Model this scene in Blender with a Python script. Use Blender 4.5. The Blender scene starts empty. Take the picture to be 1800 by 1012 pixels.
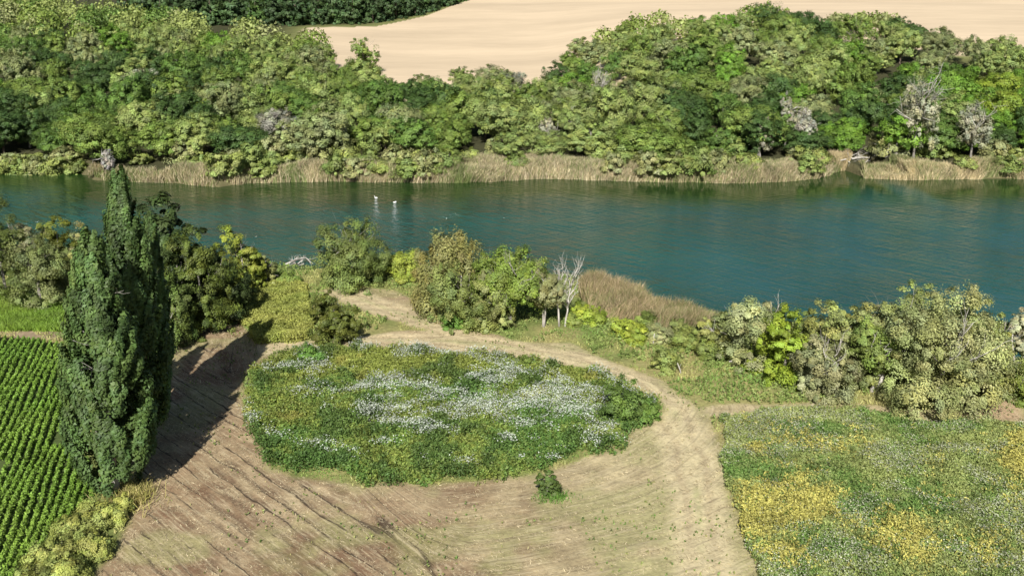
import bpy, math, random
import numpy as np

# ------------------------------------------------------------------ camera, sky, sun, exposure
scene = bpy.context.scene
CAM_H = 45.0
PITCH = math.radians(18.0)
FPX = 1900.0                      # focal length in pixels of the 1800 px wide photograph
cam_data = bpy.data.cameras.new("camera")
cam_data.sensor_width = 36.0
cam_data.lens = 36.0 * FPX / 1800.0
cam_data.clip_start = 1.0
cam_data.clip_end = 8000.0
cam = bpy.data.objects.new("camera", cam_data)
cam.location = (0, 0, CAM_H)
cam.rotation_euler = (math.pi / 2 - PITCH, 0, 0)
scene.collection.objects.link(cam)
scene.camera = cam

SUN_EL = math.radians(37.0)
SUN_TRAVEL = math.radians(6.5)   # light travels 6.5 degrees to the right of straight ahead
world = bpy.data.worlds.new("World")
scene.world = world
world.use_nodes = True
wn = world.node_tree
bg = wn.nodes["Background"]
sky = wn.nodes.new("ShaderNodeTexSky")
sky.sky_type = 'NISHITA'
sky.sun_disc = False
sky.sun_elevation = SUN_EL
sky.sun_rotation = math.pi + SUN_TRAVEL
sky.air_density = 1.0
sky.dust_density = 1.0
wn.links.new(sky.outputs[0], bg.inputs[0])
bg.inputs[1].default_value = 0.05
sun_data = bpy.data.lights.new("sun", 'SUN')
sun_data.energy = 5.0
sun_data.angle = math.radians(0.5)
sun_data.color = (1.0, 0.965, 0.90)
sun = bpy.data.objects.new("sun", sun_data)
sun.rotation_euler = (math.pi / 2 - SUN_EL, 0, -SUN_TRAVEL)
sun.location = (-60, -200, 200)
scene.collection.objects.link(sun)
scene.view_settings.view_transform = 'Standard'
scene.view_settings.look = 'None'
scene.view_settings.exposure = 0.68
scene.view_settings.gamma = 1.0

SP, CP = math.sin(PITCH), math.cos(PITCH)
rng = np.random.default_rng(11)
random.seed(11)

def G(px, py, z=0.0):
    """ground point at height z seen at a pixel of the 1800x1012 photograph"""
    u = (px - 900.0) / FPX; v = (py - 506.0) / FPX
    t = (CAM_H - z) / (SP + v * CP)
    return np.array((u * t, t * (CP - v * SP), z))

def project(x, y, z):
    d = y * CP + (CAM_H - z) * SP
    up = y * SP - (CAM_H - z) * CP
    return 900 + x / d * FPX, 506 - up / d * FPX, d

def lin(r, g, b):
    f = lambda c: c / 12.92 if c <= 0.04045 else ((c + 0.055) / 1.055) ** 2.4
    return (f(r / 255), f(g / 255), f(b / 255))

# ------------------------------------------------------------------ numeric helpers
_perm = np.random.default_rng(5).random((6, 256, 256)).astype(np.float32)
def vnoise(x, y, scale, layer=0):
    a = _perm[layer % 6]
    x = np.asarray(x, float) / scale + 1000.37; y = np.asarray(y, float) / scale + 1000.71
    xi = np.floor(x).astype(int); yi = np.floor(y).astype(int)
    fx = x - xi; fy = y - yi
    fx = fx * fx * (3 - 2 * fx); fy = fy * fy * (3 - 2 * fy)
    g = lambda i, j: a[i & 255, j & 255]
    return (g(xi, yi) * (1 - fx) + g(xi + 1, yi) * fx) * (1 - fy) + (g(xi, yi + 1) * (1 - fx) + g(xi + 1, yi + 1) * fx) * fy
def fbm(x, y, scale, layer=0, octv=4):
    s = 0; amp = 1; tot = 0
    for k in range(octv):
        s = s + amp * vnoise(x, y, scale / 2 ** k, layer + k); tot += amp; amp *= 0.5
    return s / tot
def smooth(a, b, x):
    t = np.clip((np.asarray(x, float) - a) / (b - a), 0, 1)
    return t * t * (3 - 2 * t)
def inside(poly, x, y):
    x = np.asarray(x, float); y = np.asarray(y, float)
    r = np.zeros(x.shape, bool); n = len(poly)
    for i in range(n):
        x0, y0 = poly[i]; x1, y1 = poly[(i + 1) % n]
        c = (y0 > y) != (y1 > y)
        if y1 != y0:
            r ^= c & (x < (x1 - x0) * (y - y0) / (y1 - y0) + x0)
    return r
def polydist(poly, x, y, closed=True):
    d = np.full(np.shape(x), 1e9); n = len(poly)
    for i in range(n if closed else n - 1):
        x0, y0 = poly[i]; x1, y1 = poly[(i + 1) % n]
        dx, dy = x1 - x0, y1 - y0
        t = np.clip(((x - x0) * dx + (y - y0) * dy) / (dx * dx + dy * dy + 1e-9), 0, 1)
        d = np.minimum(d, np.hypot(x - x0 - t * dx, y - y0 - t * dy))
    return d
def sdist(poly, x, y):
    return np.where(inside(poly, x, y), 1.0, -1.0) * polydist(poly, x, y)
def gpoly(pts, z=0.0):
    return [tuple(G(px, py, z)[:2]) for px, py in pts]
def unit(v):
    return v / (np.linalg.norm(v, axis=-1, keepdims=True) + 1e-9)

# ------------------------------------------------------------------ mesh helpers
def link(o):
    scene.collection.objects.link(o); return o
def mesh_data(name, V, F, mat=None, col=None, smooth_shade=False):
    """V (n,3), F (m,k) ints or list of arrays of different k; col per-vertex rgb"""
    me = bpy.data.meshes.new(name)
    Fs = F if isinstance(F, list) else [F]
    Fs = [np.asarray(f, np.int32) for f in Fs if len(f)]
    me.vertices.add(len(V)); me.vertices.foreach_set("co", np.asarray(V, np.float32).ravel())
    nl = sum(f.size for f in Fs); nf = sum(len(f) for f in Fs)
    me.loops.add(nl); me.polygons.add(nf)
    me.loops.foreach_set("vertex_index", np.concatenate([f.ravel() for f in Fs]))
    tot = np.concatenate([np.full(len(f), f.shape[1], np.int32) for f in Fs])
    me.polygons.foreach_set("loop_start", np.concatenate([[0], np.cumsum(tot)[:-1]]).astype(np.int32))
    me.polygons.foreach_set("loop_total", tot)
    if smooth_shade:
        me.polygons.foreach_set("use_smooth", np.ones(nf, bool))
    if col is not None:
        a = me.attributes.new("tint", 'FLOAT_COLOR', 'POINT')
        c = np.ones((len(V), 4), np.float32); c[:, :3] = col
        a.data.foreach_set("color", c.ravel())
    me.update(calc_edges=True); me.validate()
    if mat is not None: me.materials.append(mat)
    return me
def obj(name, me, parent=None, loc=(0, 0, 0), rot=(0, 0, 0), scale=(1, 1, 1), color=None):
    o = bpy.data.objects.new(name, me); link(o)
    o.location = loc; o.rotation_euler = rot; o.scale = scale
    if parent is not None: o.parent = parent
    if color is not None: o.color = (*color, 1)
    return o
def tag(o, label=None, cat=None, group=None, kind=None):
    if label: o["label"] = label
    if cat: o["category"] = cat
    if group: o["group"] = group
    if kind: o["kind"] = kind
    return o
def empty(name, loc, rotz=0.0, scale=(1, 1, 1)):
    o = bpy.data.objects.new(name, None); link(o)
    o.empty_display_size = 0.5; o.location = loc; o.rotation_euler = (0, 0, rotz); o.scale = scale
    return o

def leaves(P, N, size, rg, asp=0.6, tdir=None):
    """diamond leaf sprays at points P facing N; size per point"""
    n = len(P)
    r = rg.normal(size=(n, 3)) if tdir is None else tdir + 0.25 * rg.normal(size=(n, 3))
    N = unit(N)
    t1 = unit(r - N * (r * N).sum(1, keepdims=True)); t2 = np.cross(N, t1)
    s = np.broadcast_to(np.asarray(size, float), (n,))[:, None]
    bend = N * s * 0.25
    V = np.stack([P + t1 * s - bend, P + t2 * s * asp, P - t1 * s - bend, P - t2 * s * asp], 1).reshape(-1, 3)
    return V, np.arange(n * 4).reshape(-1, 4)
def blades(P, T, width, rg, bend=0.15):
    """upright thin blades: base P, tip offset T"""
    n = len(P); w = np.broadcast_to(np.asarray(width, float), (n,))[:, None]
    a = rg.random(n) * 2 * math.pi
    side = np.stack([np.cos(a), np.sin(a), np.zeros(n)], 1) * w
    L = np.linalg.norm(T, axis=1, keepdims=True)
    mid = P + T * 0.55 + rg.normal(size=(n, 3)) * L * bend * 0.4
    tip = P + T + np.stack([rg.normal(size=n), rg.normal(size=n), -rg.random(n)], 1) * L * bend
    V = np.stack([P - side, P + side, mid + side * 0.8, mid - side * 0.8, tip], 1).reshape(-1, 3)
    i = np.arange(n)[:, None] * 5
    return V, [np.concatenate([i, i + 1, i + 2, i + 3], 1), np.concatenate([i + 3, i + 2, i + 4], 1)]
def tube(pts, rad, sides=6):
    pts = np.asarray(pts, float); n = len(pts)
    rad = np.broadcast_to(np.asarray(rad, float), (n,))
    T = unit(np.gradient(pts, axis=0))
    ref = np.array((0.31, 0.95, 0.05))
    A = unit(np.cross(T, ref)); B = np.cross(T, A)
    a = np.arange(sides) * 2 * math.pi / sides
    V = (pts[:, None] + rad[:, None, None] * (np.cos(a)[None, :, None] * A[:, None] + np.sin(a)[None, :, None] * B[:, None])).reshape(-1, 3)
    F = []
    for i in range(n - 1):
        for j in range(sides):
            k = (j + 1) % sides
            F.append((i * sides + j, i * sides + k, (i + 1) * sides + k, (i + 1) * sides + j))
    V = np.vstack([V, pts[-1] + T[-1] * rad[-1], pts[0] - T[0] * rad[0] * 0.3])
    tip = len(V) - 2
    caps = [((n - 1) * sides + j, (n - 1) * sides + (j + 1) % sides, tip) for j in range(sides)]
    caps += [((j + 1) % sides, j, tip + 1) for j in range(sides)]
    return V, np.array(F), np.array(caps)
class MB:
    def __init__(s): s.V = []; s.Q = []; s.T = []; s.n = 0; s.C = []
    def add(s, V, Q=None, T=None, col=None):
        s.V.append(V)
        if Q is not None and len(Q): s.Q.append(np.asarray(Q) + s.n)
        if T is not None and len(T): s.T.append(np.asarray(T) + s.n)
        if col is not None: s.C.append(np.broadcast_to(np.asarray(col, float), (len(V), 3)))
        s.n += len(V)
    def tube(s, pts, rad, sides=6): s.add(*tube(pts, rad, sides))
    def data(s, name, mat, smooth_shade=False):
        F = []
        if s.Q: F.append(np.concatenate(s.Q))
        if s.T: F.append(np.concatenate(s.T))
        return mesh_data(name, np.concatenate(s.V), F, mat, np.concatenate(s.C) if s.C else None, smooth_shade)

# ------------------------------------------------------------------ materials
def new_mat(name):
    m = bpy.data.materials.new(name); m.use_nodes = True
    nt = m.node_tree; nt.nodes.clear()
    return m, nt, nt.nodes, nt.links
def leaf_material(name, use_object=True, transl=0.18, var=0.35, rough=0.55, spec=0.25):
    m, nt, N, L = new_mat(name)
    out = N.new("ShaderNodeOutputMaterial")
    at = N.new("ShaderNodeAttribute"); at.attribute_name = "tint"
    col = at.outputs["Color"]
    if use_object:
        oi = N.new("ShaderNodeObjectInfo")
        mx = N.new("ShaderNodeMix"); mx.data_type = 'RGBA'; mx.blend_type = 'MULTIPLY'
        mx.inputs[0].default_value = 1.0
        L.new(oi.outputs["Color"], mx.inputs[6]); L.new(col, mx.inputs[7]); col = mx.outputs[2]
    geo = N.new("ShaderNodeNewGeometry")
    no = N.new("ShaderNodeTexNoise"); no.inputs["Scale"].default_value = 0.45; no.inputs["Detail"].default_value = 3
    L.new(geo.outputs["Position"], no.inputs["Vector"])
    mr = N.new("ShaderNodeMapRange"); mr.inputs[1].default_value = 0.3; mr.inputs[2].default_value = 0.7
    mr.inputs[3].default_value = 1.18 * (1 - var); mr.inputs[4].default_value = 1.18 * (1 + var)
    L.new(no.outputs["Fac"], mr.inputs[0])
    hs = N.new("ShaderNodeHueSaturation")
    L.new(mr.outputs[0], hs.inputs["Value"]); L.new(col, hs.inputs["Color"]); col = hs.outputs["Color"]
    p = N.new("ShaderNodeBsdfPrincipled")
    p.inputs["Roughness"].default_value = rough; p.inputs["Specular IOR Level"].default_value = spec
    L.new(col, p.inputs["Base Color"])
    tr = N.new("ShaderNodeBsdfTranslucent")
    tc = N.new("ShaderNodeMix"); tc.data_type = 'RGBA'; tc.blend_type = 'MULTIPLY'; tc.inputs[0].default_value = 1.0
    tc.inputs[7].default_value = (1.2, 1.25, 0.55, 1); L.new(col, tc.inputs[6]); L.new(tc.outputs[2], tr.inputs["Color"])
    ms = N.new("ShaderNodeMixShader"); ms.inputs[0].default_value = transl
    L.new(p.outputs[0], ms.inputs[1]); L.new(tr.outputs[0], ms.inputs[2]); L.new(ms.outputs[0], out.inputs[0])
    return m
def bark_material(name, c1, c2, scale=3.0):
    m, nt, N, L = new_mat(name)
    out = N.new("ShaderNodeOutputMaterial"); p = N.new("ShaderNodeBsdfPrincipled")
    geo = N.new("ShaderNodeTexCoord"); mp = N.new("ShaderNodeMapping"); mp.inputs["Scale"].default_value = (1, 1, 0.25)
    no = N.new("ShaderNodeTexNoise"); no.inputs["Scale"].default_value = scale; no.inputs["Detail"].default_value = 5
    L.new(geo.outputs["Object"], mp.inputs[0]); L.new(mp.outputs[0], no.inputs["Vector"])
    cr = N.new("ShaderNodeValToRGB"); cr.color_ramp.elements[0].position = 0.35; cr.color_ramp.elements[1].position = 0.65
    cr.color_ramp.elements[0].color = (*c1, 1); cr.color_ramp.elements[1].color = (*c2, 1)
    L.new(no.outputs["Fac"], cr.inputs[0]); L.new(cr.outputs[0], p.inputs["Base Color"])
    p.inputs["Roughness"].default_value = 0.9; p.inputs["Specular IOR Level"].default_value = 0.2
    bp = N.new("ShaderNodeBump"); bp.inputs["Strength"].default_value = 0.5; bp.inputs["Distance"].default_value = 0.05
    L.new(no.outputs["Fac"], bp.inputs["Height"]); L.new(bp.outputs[0], p.inputs["Normal"])
    L.new(p.outputs[0], out.inputs[0])
    return m
def ground_material(name, fine=2.2, stretch=(1, 1, 1), amt=0.35, bump=0.12):
    m, nt, N, L = new_mat(name)
    out = N.new("ShaderNodeOutputMaterial"); p = N.new("ShaderNodeBsdfPrincipled")
    at = N.new("ShaderNodeAttribute"); at.attribute_name = "tint"
    geo = N.new("ShaderNodeNewGeometry"); mp = N.new("ShaderNodeMapping"); mp.inputs["Scale"].default_value = stretch
    L.new(geo.outputs["Position"], mp.inputs[0])
    n1 = N.new("ShaderNodeTexNoise"); n1.inputs["Scale"].default_value = fine; n1.inputs["Detail"].default_value = 7; n1.inputs["Roughness"].default_value = 0.7
    n2 = N.new("ShaderNodeTexNoise"); n2.inputs["Scale"].default_value = fine * 0.13; n2.inputs["Detail"].default_value = 4
    L.new(mp.outputs[0], n1.inputs["Vector"]); L.new(mp.outputs[0], n2.inputs["Vector"])
    m1 = N.new("ShaderNodeMapRange"); m1.inputs[1].default_value = 0.3; m1.inputs[2].default_value = 0.7; m1.inputs[3].default_value = 1 - amt; m1.inputs[4].default_value = 1 + amt
    L.new(n1.outputs["Fac"], m1.inputs[0])
    m2 = N.new("ShaderNodeMapRange"); m2.inputs[1].default_value = 0.3; m2.inputs[2].default_value = 0.7; m2.inputs[3].default_value = 0.88; m2.inputs[4].default_value = 1.12
    L.new(n2.outputs["Fac"], m2.inputs[0])
    mu = N.new("ShaderNodeMath"); mu.operation = 'MULTIPLY'; L.new(m1.outputs[0], mu.inputs[0]); L.new(m2.outputs[0], mu.inputs[1])
    hs = N.new("ShaderNodeHueSaturation"); L.new(mu.outputs[0], hs.inputs["Value"]); L.new(at.outputs["Color"], hs.inputs["Color"])
    L.new(hs.outputs[0], p.inputs["Base Color"]); p.inputs["Roughness"].default_value = 0.95; p.inputs["Specular IOR Level"].default_value = 0.1
    bp = N.new("ShaderNodeBump"); bp.inputs["Strength"].default_value = 0.8; bp.inputs["Distance"].default_value = bump
    L.new(n1.outputs["Fac"], bp.inputs["Height"]); L.new(bp.outputs[0], p.inputs["Normal"])
    L.new(p.outputs[0], out.inputs[0])
    return m
def track_material():
    """mown earth: straw streaks and broken furrow cracks that follow the mowing direction (attribute 'swath')"""
    m = ground_material("mown_earth", amt=0.28, bump=0.08); nt = m.node_tree; N, L = nt.nodes, nt.links
    p = [n for n in N if n.type == 'BSDF_PRINCIPLED'][0]
    src = p.inputs["Base Color"].links[0].from_socket
    at = N.new("ShaderNodeAttribute"); at.attribute_name = "swath"
    def mapped(sc, scale, detail, rough=0.6):
        mp = N.new("ShaderNodeMapping"); mp.inputs["Scale"].default_value = sc; L.new(at.outputs["Vector"], mp.inputs[0])
        n = N.new("ShaderNodeTexNoise"); n.inputs["Scale"].default_value = scale; n.inputs["Detail"].default_value = detail; n.inputs["Roughness"].default_value = rough
        L.new(mp.outputs[0], n.inputs["Vector"]); return n.outputs["Fac"]
    def rng_(x, a, b, c, d):
        w = N.new("ShaderNodeMapRange")
        for i_, v_ in zip((1, 2, 3, 4), (a, b, c, d)): w.inputs[i_].default_value = v_
        L.new(x, w.inputs[0]); return w.outputs[0]
    def mth(op, a, b):
        n = N.new("ShaderNodeMath"); n.operation = op
        for i_, q in enumerate((a, b)):
            if isinstance(q, (int, float)): n.inputs[i_].default_value = q
            else: L.new(q, n.inputs[i_])
        return n.outputs[0]
    def mix(f, a, b):
        x = N.new("ShaderNodeMix"); x.data_type = 'RGBA'
        L.new(f, x.inputs[0])
        for i_, q in ((6, a), (7, b)):
            if isinstance(q, tuple): x.inputs[i_].default_value = (*q, 1)
            else: L.new(q, x.inputs[i_])
        return x.outputs[2]
    streak = mapped((1.0, 0.09, 1), 3.6, 6, 0.75)
    c = mix(rng_(streak, 0.50, 0.64, 0, 0.55), src, (0.50, 0.42, 0.27))
    c = mix(rng_(mapped((1.0, 0.13, 1), 2.3, 6, 0.75), 0.44, 0.30, 0, 0.6), c, (0.12, 0.085, 0.055))
    sp = N.new("ShaderNodeSeparateXYZ"); L.new(at.outputs["Vector"], sp.inputs[0])
    wob = mth('MULTIPLY', mapped((0.5, 0.14, 1), 1.4, 5), 1.5)
    pp = mth('PINGPONG', mth('ADD', sp.outputs[0], wob), 0.75)
    brk = rng_(mapped((0.25, 0.10, 1), 1.6, 3), 0.42, 0.52, 0, 1)
    crack = mth('MULTIPLY', rng_(pp, 0.13, 0.035, 0, 1), brk)
    crack = mth('MULTIPLY', crack, sp.outputs[2])
    c = mix(mth('MULTIPLY', crack, 0.85), c, (0.035, 0.025, 0.018))
    L.new(c, p.inputs["Base Color"])
    return m
def water_material():
    m, nt, N, L = new_mat("river_water")
    out = N.new("ShaderNodeOutputMaterial"); p = N.new("ShaderNodeBsdfPrincipled")
    geo = N.new("ShaderNodeNewGeometry")
    nb = N.new("ShaderNodeTexNoise"); nb.inputs["Scale"].default_value = 0.035; nb.inputs["Detail"].default_value = 4
    L.new(geo.outputs["Position"], nb.inputs["Vector"])
    cr = N.new("ShaderNodeValToRGB")
    cr.color_ramp.elements[0].position = 0.35; cr.color_ramp.elements[1].position = 0.7
    cr.color_ramp.elements[0].color = (0.010, 0.052, 0.044, 1); cr.color_ramp.elements[1].color = (0.013, 0.072, 0.060, 1)
    L.new(nb.outputs["Fac"], cr.inputs[0])
    sh = N.new("ShaderNodeAttribute"); sh.attribute_name = "tint"      # forest reflection painted green along the far bank; weedy shallows by the near one
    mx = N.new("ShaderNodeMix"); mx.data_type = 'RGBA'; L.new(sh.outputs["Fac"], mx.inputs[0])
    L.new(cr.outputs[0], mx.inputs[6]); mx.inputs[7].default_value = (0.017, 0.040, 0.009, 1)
    L.new(mx.outputs[2], p.inputs["Base Color"])
    p.inputs["Roughness"].default_value = 0.07; p.inputs["IOR"].default_value = 1.33
    def ripple(rot, sc, scale, dist):
        mp = N.new("ShaderNodeMapping"); mp.vector_type = 'TEXTURE'; mp.inputs["Rotation"].default_value = (0, 0, math.radians(rot)); mp.inputs["Scale"].default_value = tuple(1 / q for q in sc)
        L.new(geo.outputs["Position"], mp.inputs[0])
        n = N.new("ShaderNodeTexNoise"); n.inputs["Scale"].default_value = scale; n.inputs["Detail"].default_value = 3; n.inputs["Distortion"].default_value = dist
        L.new(mp.outputs[0], n.inputs["Vector"]); return n.outputs["Fac"]
    r1 = ripple(-42, (0.22, 1.0, 1), 0.85, 0.5)
    r2 = ripple(33, (0.25, 1.0, 1), 0.75, 0.5)
    r3 = ripple(5, (0.5, 1.0, 1), 3.2, 0.3)
    # wind: rougher towards the west end of the reach and in gusty patches, calm in the lee of the far bank
    sx = N.new("ShaderNodeSeparateXYZ"); L.new(geo.outputs["Position"], sx.inputs[0])
    def mrange(src, a, b, c, d):
        w = N.new("ShaderNodeMapRange"); w.interpolation_type = 'SMOOTHSTEP'
        for i_, v_ in zip((1, 2, 3, 4), (a, b, c, d)): w.inputs[i_].default_value = v_
        L.new(src, w.inputs[0]); return w.outputs[0]
    def mth(op, a, b):
        n = N.new("ShaderNodeMath"); n.operation = op
        for i_, q in enumerate((a, b)):
            if isinstance(q, (int, float)): n.inputs[i_].default_value = q
            else: L.new(q, n.inputs[i_])
        return n.outputs[0]
    gust = N.new("ShaderNodeTexNoise"); gust.inputs["Scale"].default_value = 0.05; gust.inputs["Detail"].default_value = 3
    L.new(geo.outputs["Position"], gust.inputs["Vector"])
    wind = mth('MULTIPLY', mrange(sx.outputs[0], 40, -25, 0.40, 2.6), mrange(sx.outputs[1], 206, 186, 0.10, 1.0))
    wind = mth('MULTIPLY', wind, mrange(gust.outputs["Fac"], 0.35, 0.65, 0.55, 1.25))
    h = mth('ADD', r1, mth('MULTIPLY', r2, 0.7))
    h = mth('ADD', h, mth('MULTIPLY', r3, 0.30))
    hmul = mth('MULTIPLY', h, wind)
    bp = N.new("ShaderNodeBump"); bp.inputs["Strength"].default_value = 1.0; bp.inputs["Distance"].default_value = 0.7
    L.new(hmul, bp.inputs["Height"]); L.new(bp.outputs[0], p.inputs["Normal"])
    L.new(p.outputs[0], out.inputs[0])
    return m
def plain_material(name, c, rough=0.6):
    m, nt, N, L = new_mat(name)
    out = N.new("ShaderNodeOutputMaterial"); p = N.new("ShaderNodeBsdfPrincipled")
    no = N.new("ShaderNodeTexNoise"); no.inputs["Scale"].default_value = 9
    mr = N.new("ShaderNodeMapRange"); mr.inputs[3].default_value = 0.85; mr.inputs[4].default_value = 1.1; L.new(no.outputs["Fac"], mr.inputs[0])
    hs = N.new("ShaderNodeHueSaturation"); hs.inputs["Color"].default_value = (*c, 1); L.new(mr.outputs[0], hs.inputs["Value"])
    L.new(hs.outputs[0], p.inputs["Base Color"]); p.inputs["Roughness"].default_value = rough
    L.new(p.outputs[0], out.inputs[0]); return m

M_LEAF = leaf_material("foliage")
M_GREEN = leaf_material("meadow_leaves", use_object=False, transl=0.22, var=0.25)
M_REED = leaf_material("reed_blades", use_object=False, transl=0.25, var=0.2)
M_BARK = bark_material("bark_brown", (0.06, 0.045, 0.032), (0.16, 0.13, 0.10))
M_PALE = bark_material("bark_bleached", (0.28, 0.255, 0.22), (0.52, 0.49, 0.44))
M_GREY = bark_material("bark_grey", (0.16, 0.145, 0.125), (0.36, 0.33, 0.29))
M_SOIL = ground_material("soil_and_straw")
M_TRACK = track_material()
M_STUB = ground_material("stubble", fine=0.30, stretch=(0.35, 1, 1), amt=0.05, bump=0.02)
M_WATER = water_material()

# ------------------------------------------------------------------ shorelines and terrain
WATER_Z = -2.0
NEAR_SHORE = np.array([G(x, y, WATER_Z)[:2] for x, y in [(-700, 420), (-250, 430), (0, 436), (130, 446), (300, 456), (480, 474), (520, 482), (560, 486), (640, 478), (720, 474), (800, 482), (950, 497), (1030, 503), (1100, 532), (1180, 552), (1260, 568), (1330, 578), (1430, 590), (1550, 604), (1700, 634), (1790, 676), (1900, 700), (2500, 800)]])
FAR_SHORE = np.array([G(x, y, WATER_Z)[:2] for x, y in [(-900, 300), (-200, 300), (0, 301), (148, 300), (158, 317), (300, 321), (385, 329), (440, 321), (600, 318), (760, 321), (860, 319), (960, 313), (1100, 318), (1300, 322), (1350, 320), (1440, 313), (1482, 298), (1500, 286), (1535, 289), (1516, 306), (1522, 313), (1600, 316), (1800, 313), (2000, 312), (2900, 308)]])
NEAR_SHORE = NEAR_SHORE[np.argsort(NEAR_SHORE[:, 0])]; FAR_SHORE = FAR_SHORE[np.argsort(FAR_SHORE[:, 0])]
def near_y(x): return np.interp(x, NEAR_SHORE[:, 0], NEAR_SHORE[:, 1])
def far_y(x): return np.interp(x, FAR_SHORE[:, 0], FAR_SHORE[:, 1])
def height(x, y):
    x = np.asarray(x, float); y = np.asarray(y, float)
    ny = near_y(x) + (fbm(x, y, 9, 1, 3) - 0.5) * 1.5; fy = far_y(x) + (fbm(x, y, 9, 2, 3) - 0.5) * 1.0
    zn = -4.5 * smooth(-3.5, 3.5, y - ny)
    d = y - fy
    hill = 3 + 9 * smooth(0, 70, x) + 3 * smooth(-40, -110, x)
    zf = -4.5 + 4.3 * smooth(-2.5, 2.0, d) + 1.2 * smooth(2, 25, d) + hill * smooth(15, 130, d) + (12 - hill) * smooth(140, 420, d)
    mid = (ny + fy) / 2
    return np.where(y < mid, zn, zf)

# ------------------------------------------------------------------ regions of the near bank
ISLAND = gpoly([(432, 700), (440, 655), (500, 622), (620, 614), (760, 620), (900, 628), (1040, 655), (1120, 680), (1162, 712), (1130, 752), (1080, 785), (1000, 815), (900, 835), (740, 858), (650, 850), (560, 835), (480, 822), (462, 790), (440, 740)])
BARE = gpoly([(150, 1040), (200, 962), (235, 885), (225, 800), (240, 700), (270, 600), (320, 556), (400, 540), (445, 590), (470, 604), (560, 600), (640, 590), (745, 580), (640, 548), (560, 512), (600, 503), (690, 512), (750, 540), (800, 574), (900, 598), (1000, 606), (1080, 640), (1170, 672), (1225, 716), (1300, 712), (1450, 710), (1580, 716), (1700, 720), (1730, 695), (1790, 700), (1840, 750), (1760, 745), (1640, 742), (1540, 728), (1440, 722), (1320, 722), (1250, 735), (1265, 800), (1290, 880), (1345, 1040)])
CROP = gpoly([(-120, 590), (60, 598), (118, 610), (135, 700), (150, 800), (172, 862), (150, 885), (60, 1010), (40, 1060), (-200, 1060)])
MEADOW = gpoly([(1265, 740), (1330, 724), (1440, 724), (1540, 732), (1640, 746), (1800, 752), (1900, 760), (1950, 1060), (1350, 1060), (1300, 890), (1275, 810)])
LEFT_GRASS = gpoly([(-120, 520), (110, 515), (118, 585), (-120, 578)])
BRAMBLE = gpoly([(425, 560), (440, 520), (490, 500), (540, 508), (552, 560), (545, 600), (450, 606), (440, 590)])
SAND = gpoly([(1690, 735), (1700, 712), (1740, 694), (1785, 700), (1800, 740)])

def bare_mask(x, y):
    w = (fbm(x, y, 4.0, 3, 4) - 0.5) * 3.0
    b = np.maximum(smooth(-0.5, 0.5, sdist(BARE, x, y) + w * 0.6), 0)
    i = smooth(-0.7, 0.9, sdist(ISLAND, x, y) + w * 1.2)
    return b * (1 - i)

SW0 = G(285, 944)[:2]; SW1 = G(363, 1012)[:2]
sw_dir = (SW1 - SW0) / np.linalg.norm(SW1 - SW0); sw_nrm = np.array((-sw_dir[1], sw_dir[0]))
def swath(x, y):
    """coordinate across the mowing tracks: straight in the south-west, round the weed island further east"""
    lin_c = (x - SW0[0]) * sw_nrm[0] + (y - SW0[1]) * sw_nrm[1] + 0.02 * (x + 30) ** 1 * 0
    d = -sdist(ISLAND, x, y)
    px, py, _ = project(x, y, 0 * x)
    k = smooth(560, 760, px + (py - 850) * -0.9)
    return lin_c, d, k

# ------------------------------------------------------------------ ground sheet
def axis(parts):
    out = []
    for a, b, s in parts:
        out.append(np.arange(a, b, s))
    return np.concatenate(out + [[parts[-1][1]]])
gx = axis([(-3000, -600, 200), (-600, -200, 20), (-200, -76, 4), (-76, 80, 0.3), (80, 200, 4), (200, 600, 20), (600, 3000, 200)])
gy = axis([(-400, 40, 40), (40, 64, 2), (64, 160, 0.3), (160, 200, 2.0), (200, 250, 0.8), (250, 640, 4), (640, 1000, 20), (1000, 4000, 200)])
XX, YY = np.meshgrid(gx, gy, indexing='ij')
ZZ = height(XX, YY)
fine = (np.abs(XX) < 82) & (YY > 60) & (YY < 162)
bm = np.zeros_like(XX); bm[fine] = bare_mask(XX[fine], YY[fine])
lc, dd, kk = swath(XX, YY)
wob = (fbm(XX, YY, 3.0, 0, 3) - 0.5) * 1.1
s1 = np.sin(2 * math.pi * (lc + wob) / 1.5); s2 = np.sin(2 * math.pi * (dd + 2.2 * wob) / 2.4) * 0.45
sw = (s1 * (1 - kk) + s2 * kk) * smooth(0.25, 0.6, fbm(XX, YY, 9, 5, 3))
rough = fbm(XX, YY, 1.2, 4, 3) - 0.5
ZZ = ZZ + bm * (0.012 * sw + 0.15 * rough) + np.where(fine & (YY < near_y(XX) - 4), 0.25 * (fbm(XX, YY, 14, 2, 3) - 0.5), 0)
col = np.zeros(XX.shape + (3,))
grass_a = np.array((0.14, 0.17, 0.05)); grass_b = np.array((0.27, 0.24, 0.10))
nA = fbm(XX, YY, 7, 1, 4)[..., None]
col[:] = grass_a + (grass_b - grass_a) * smooth(0.35, 0.65, nA)
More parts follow.
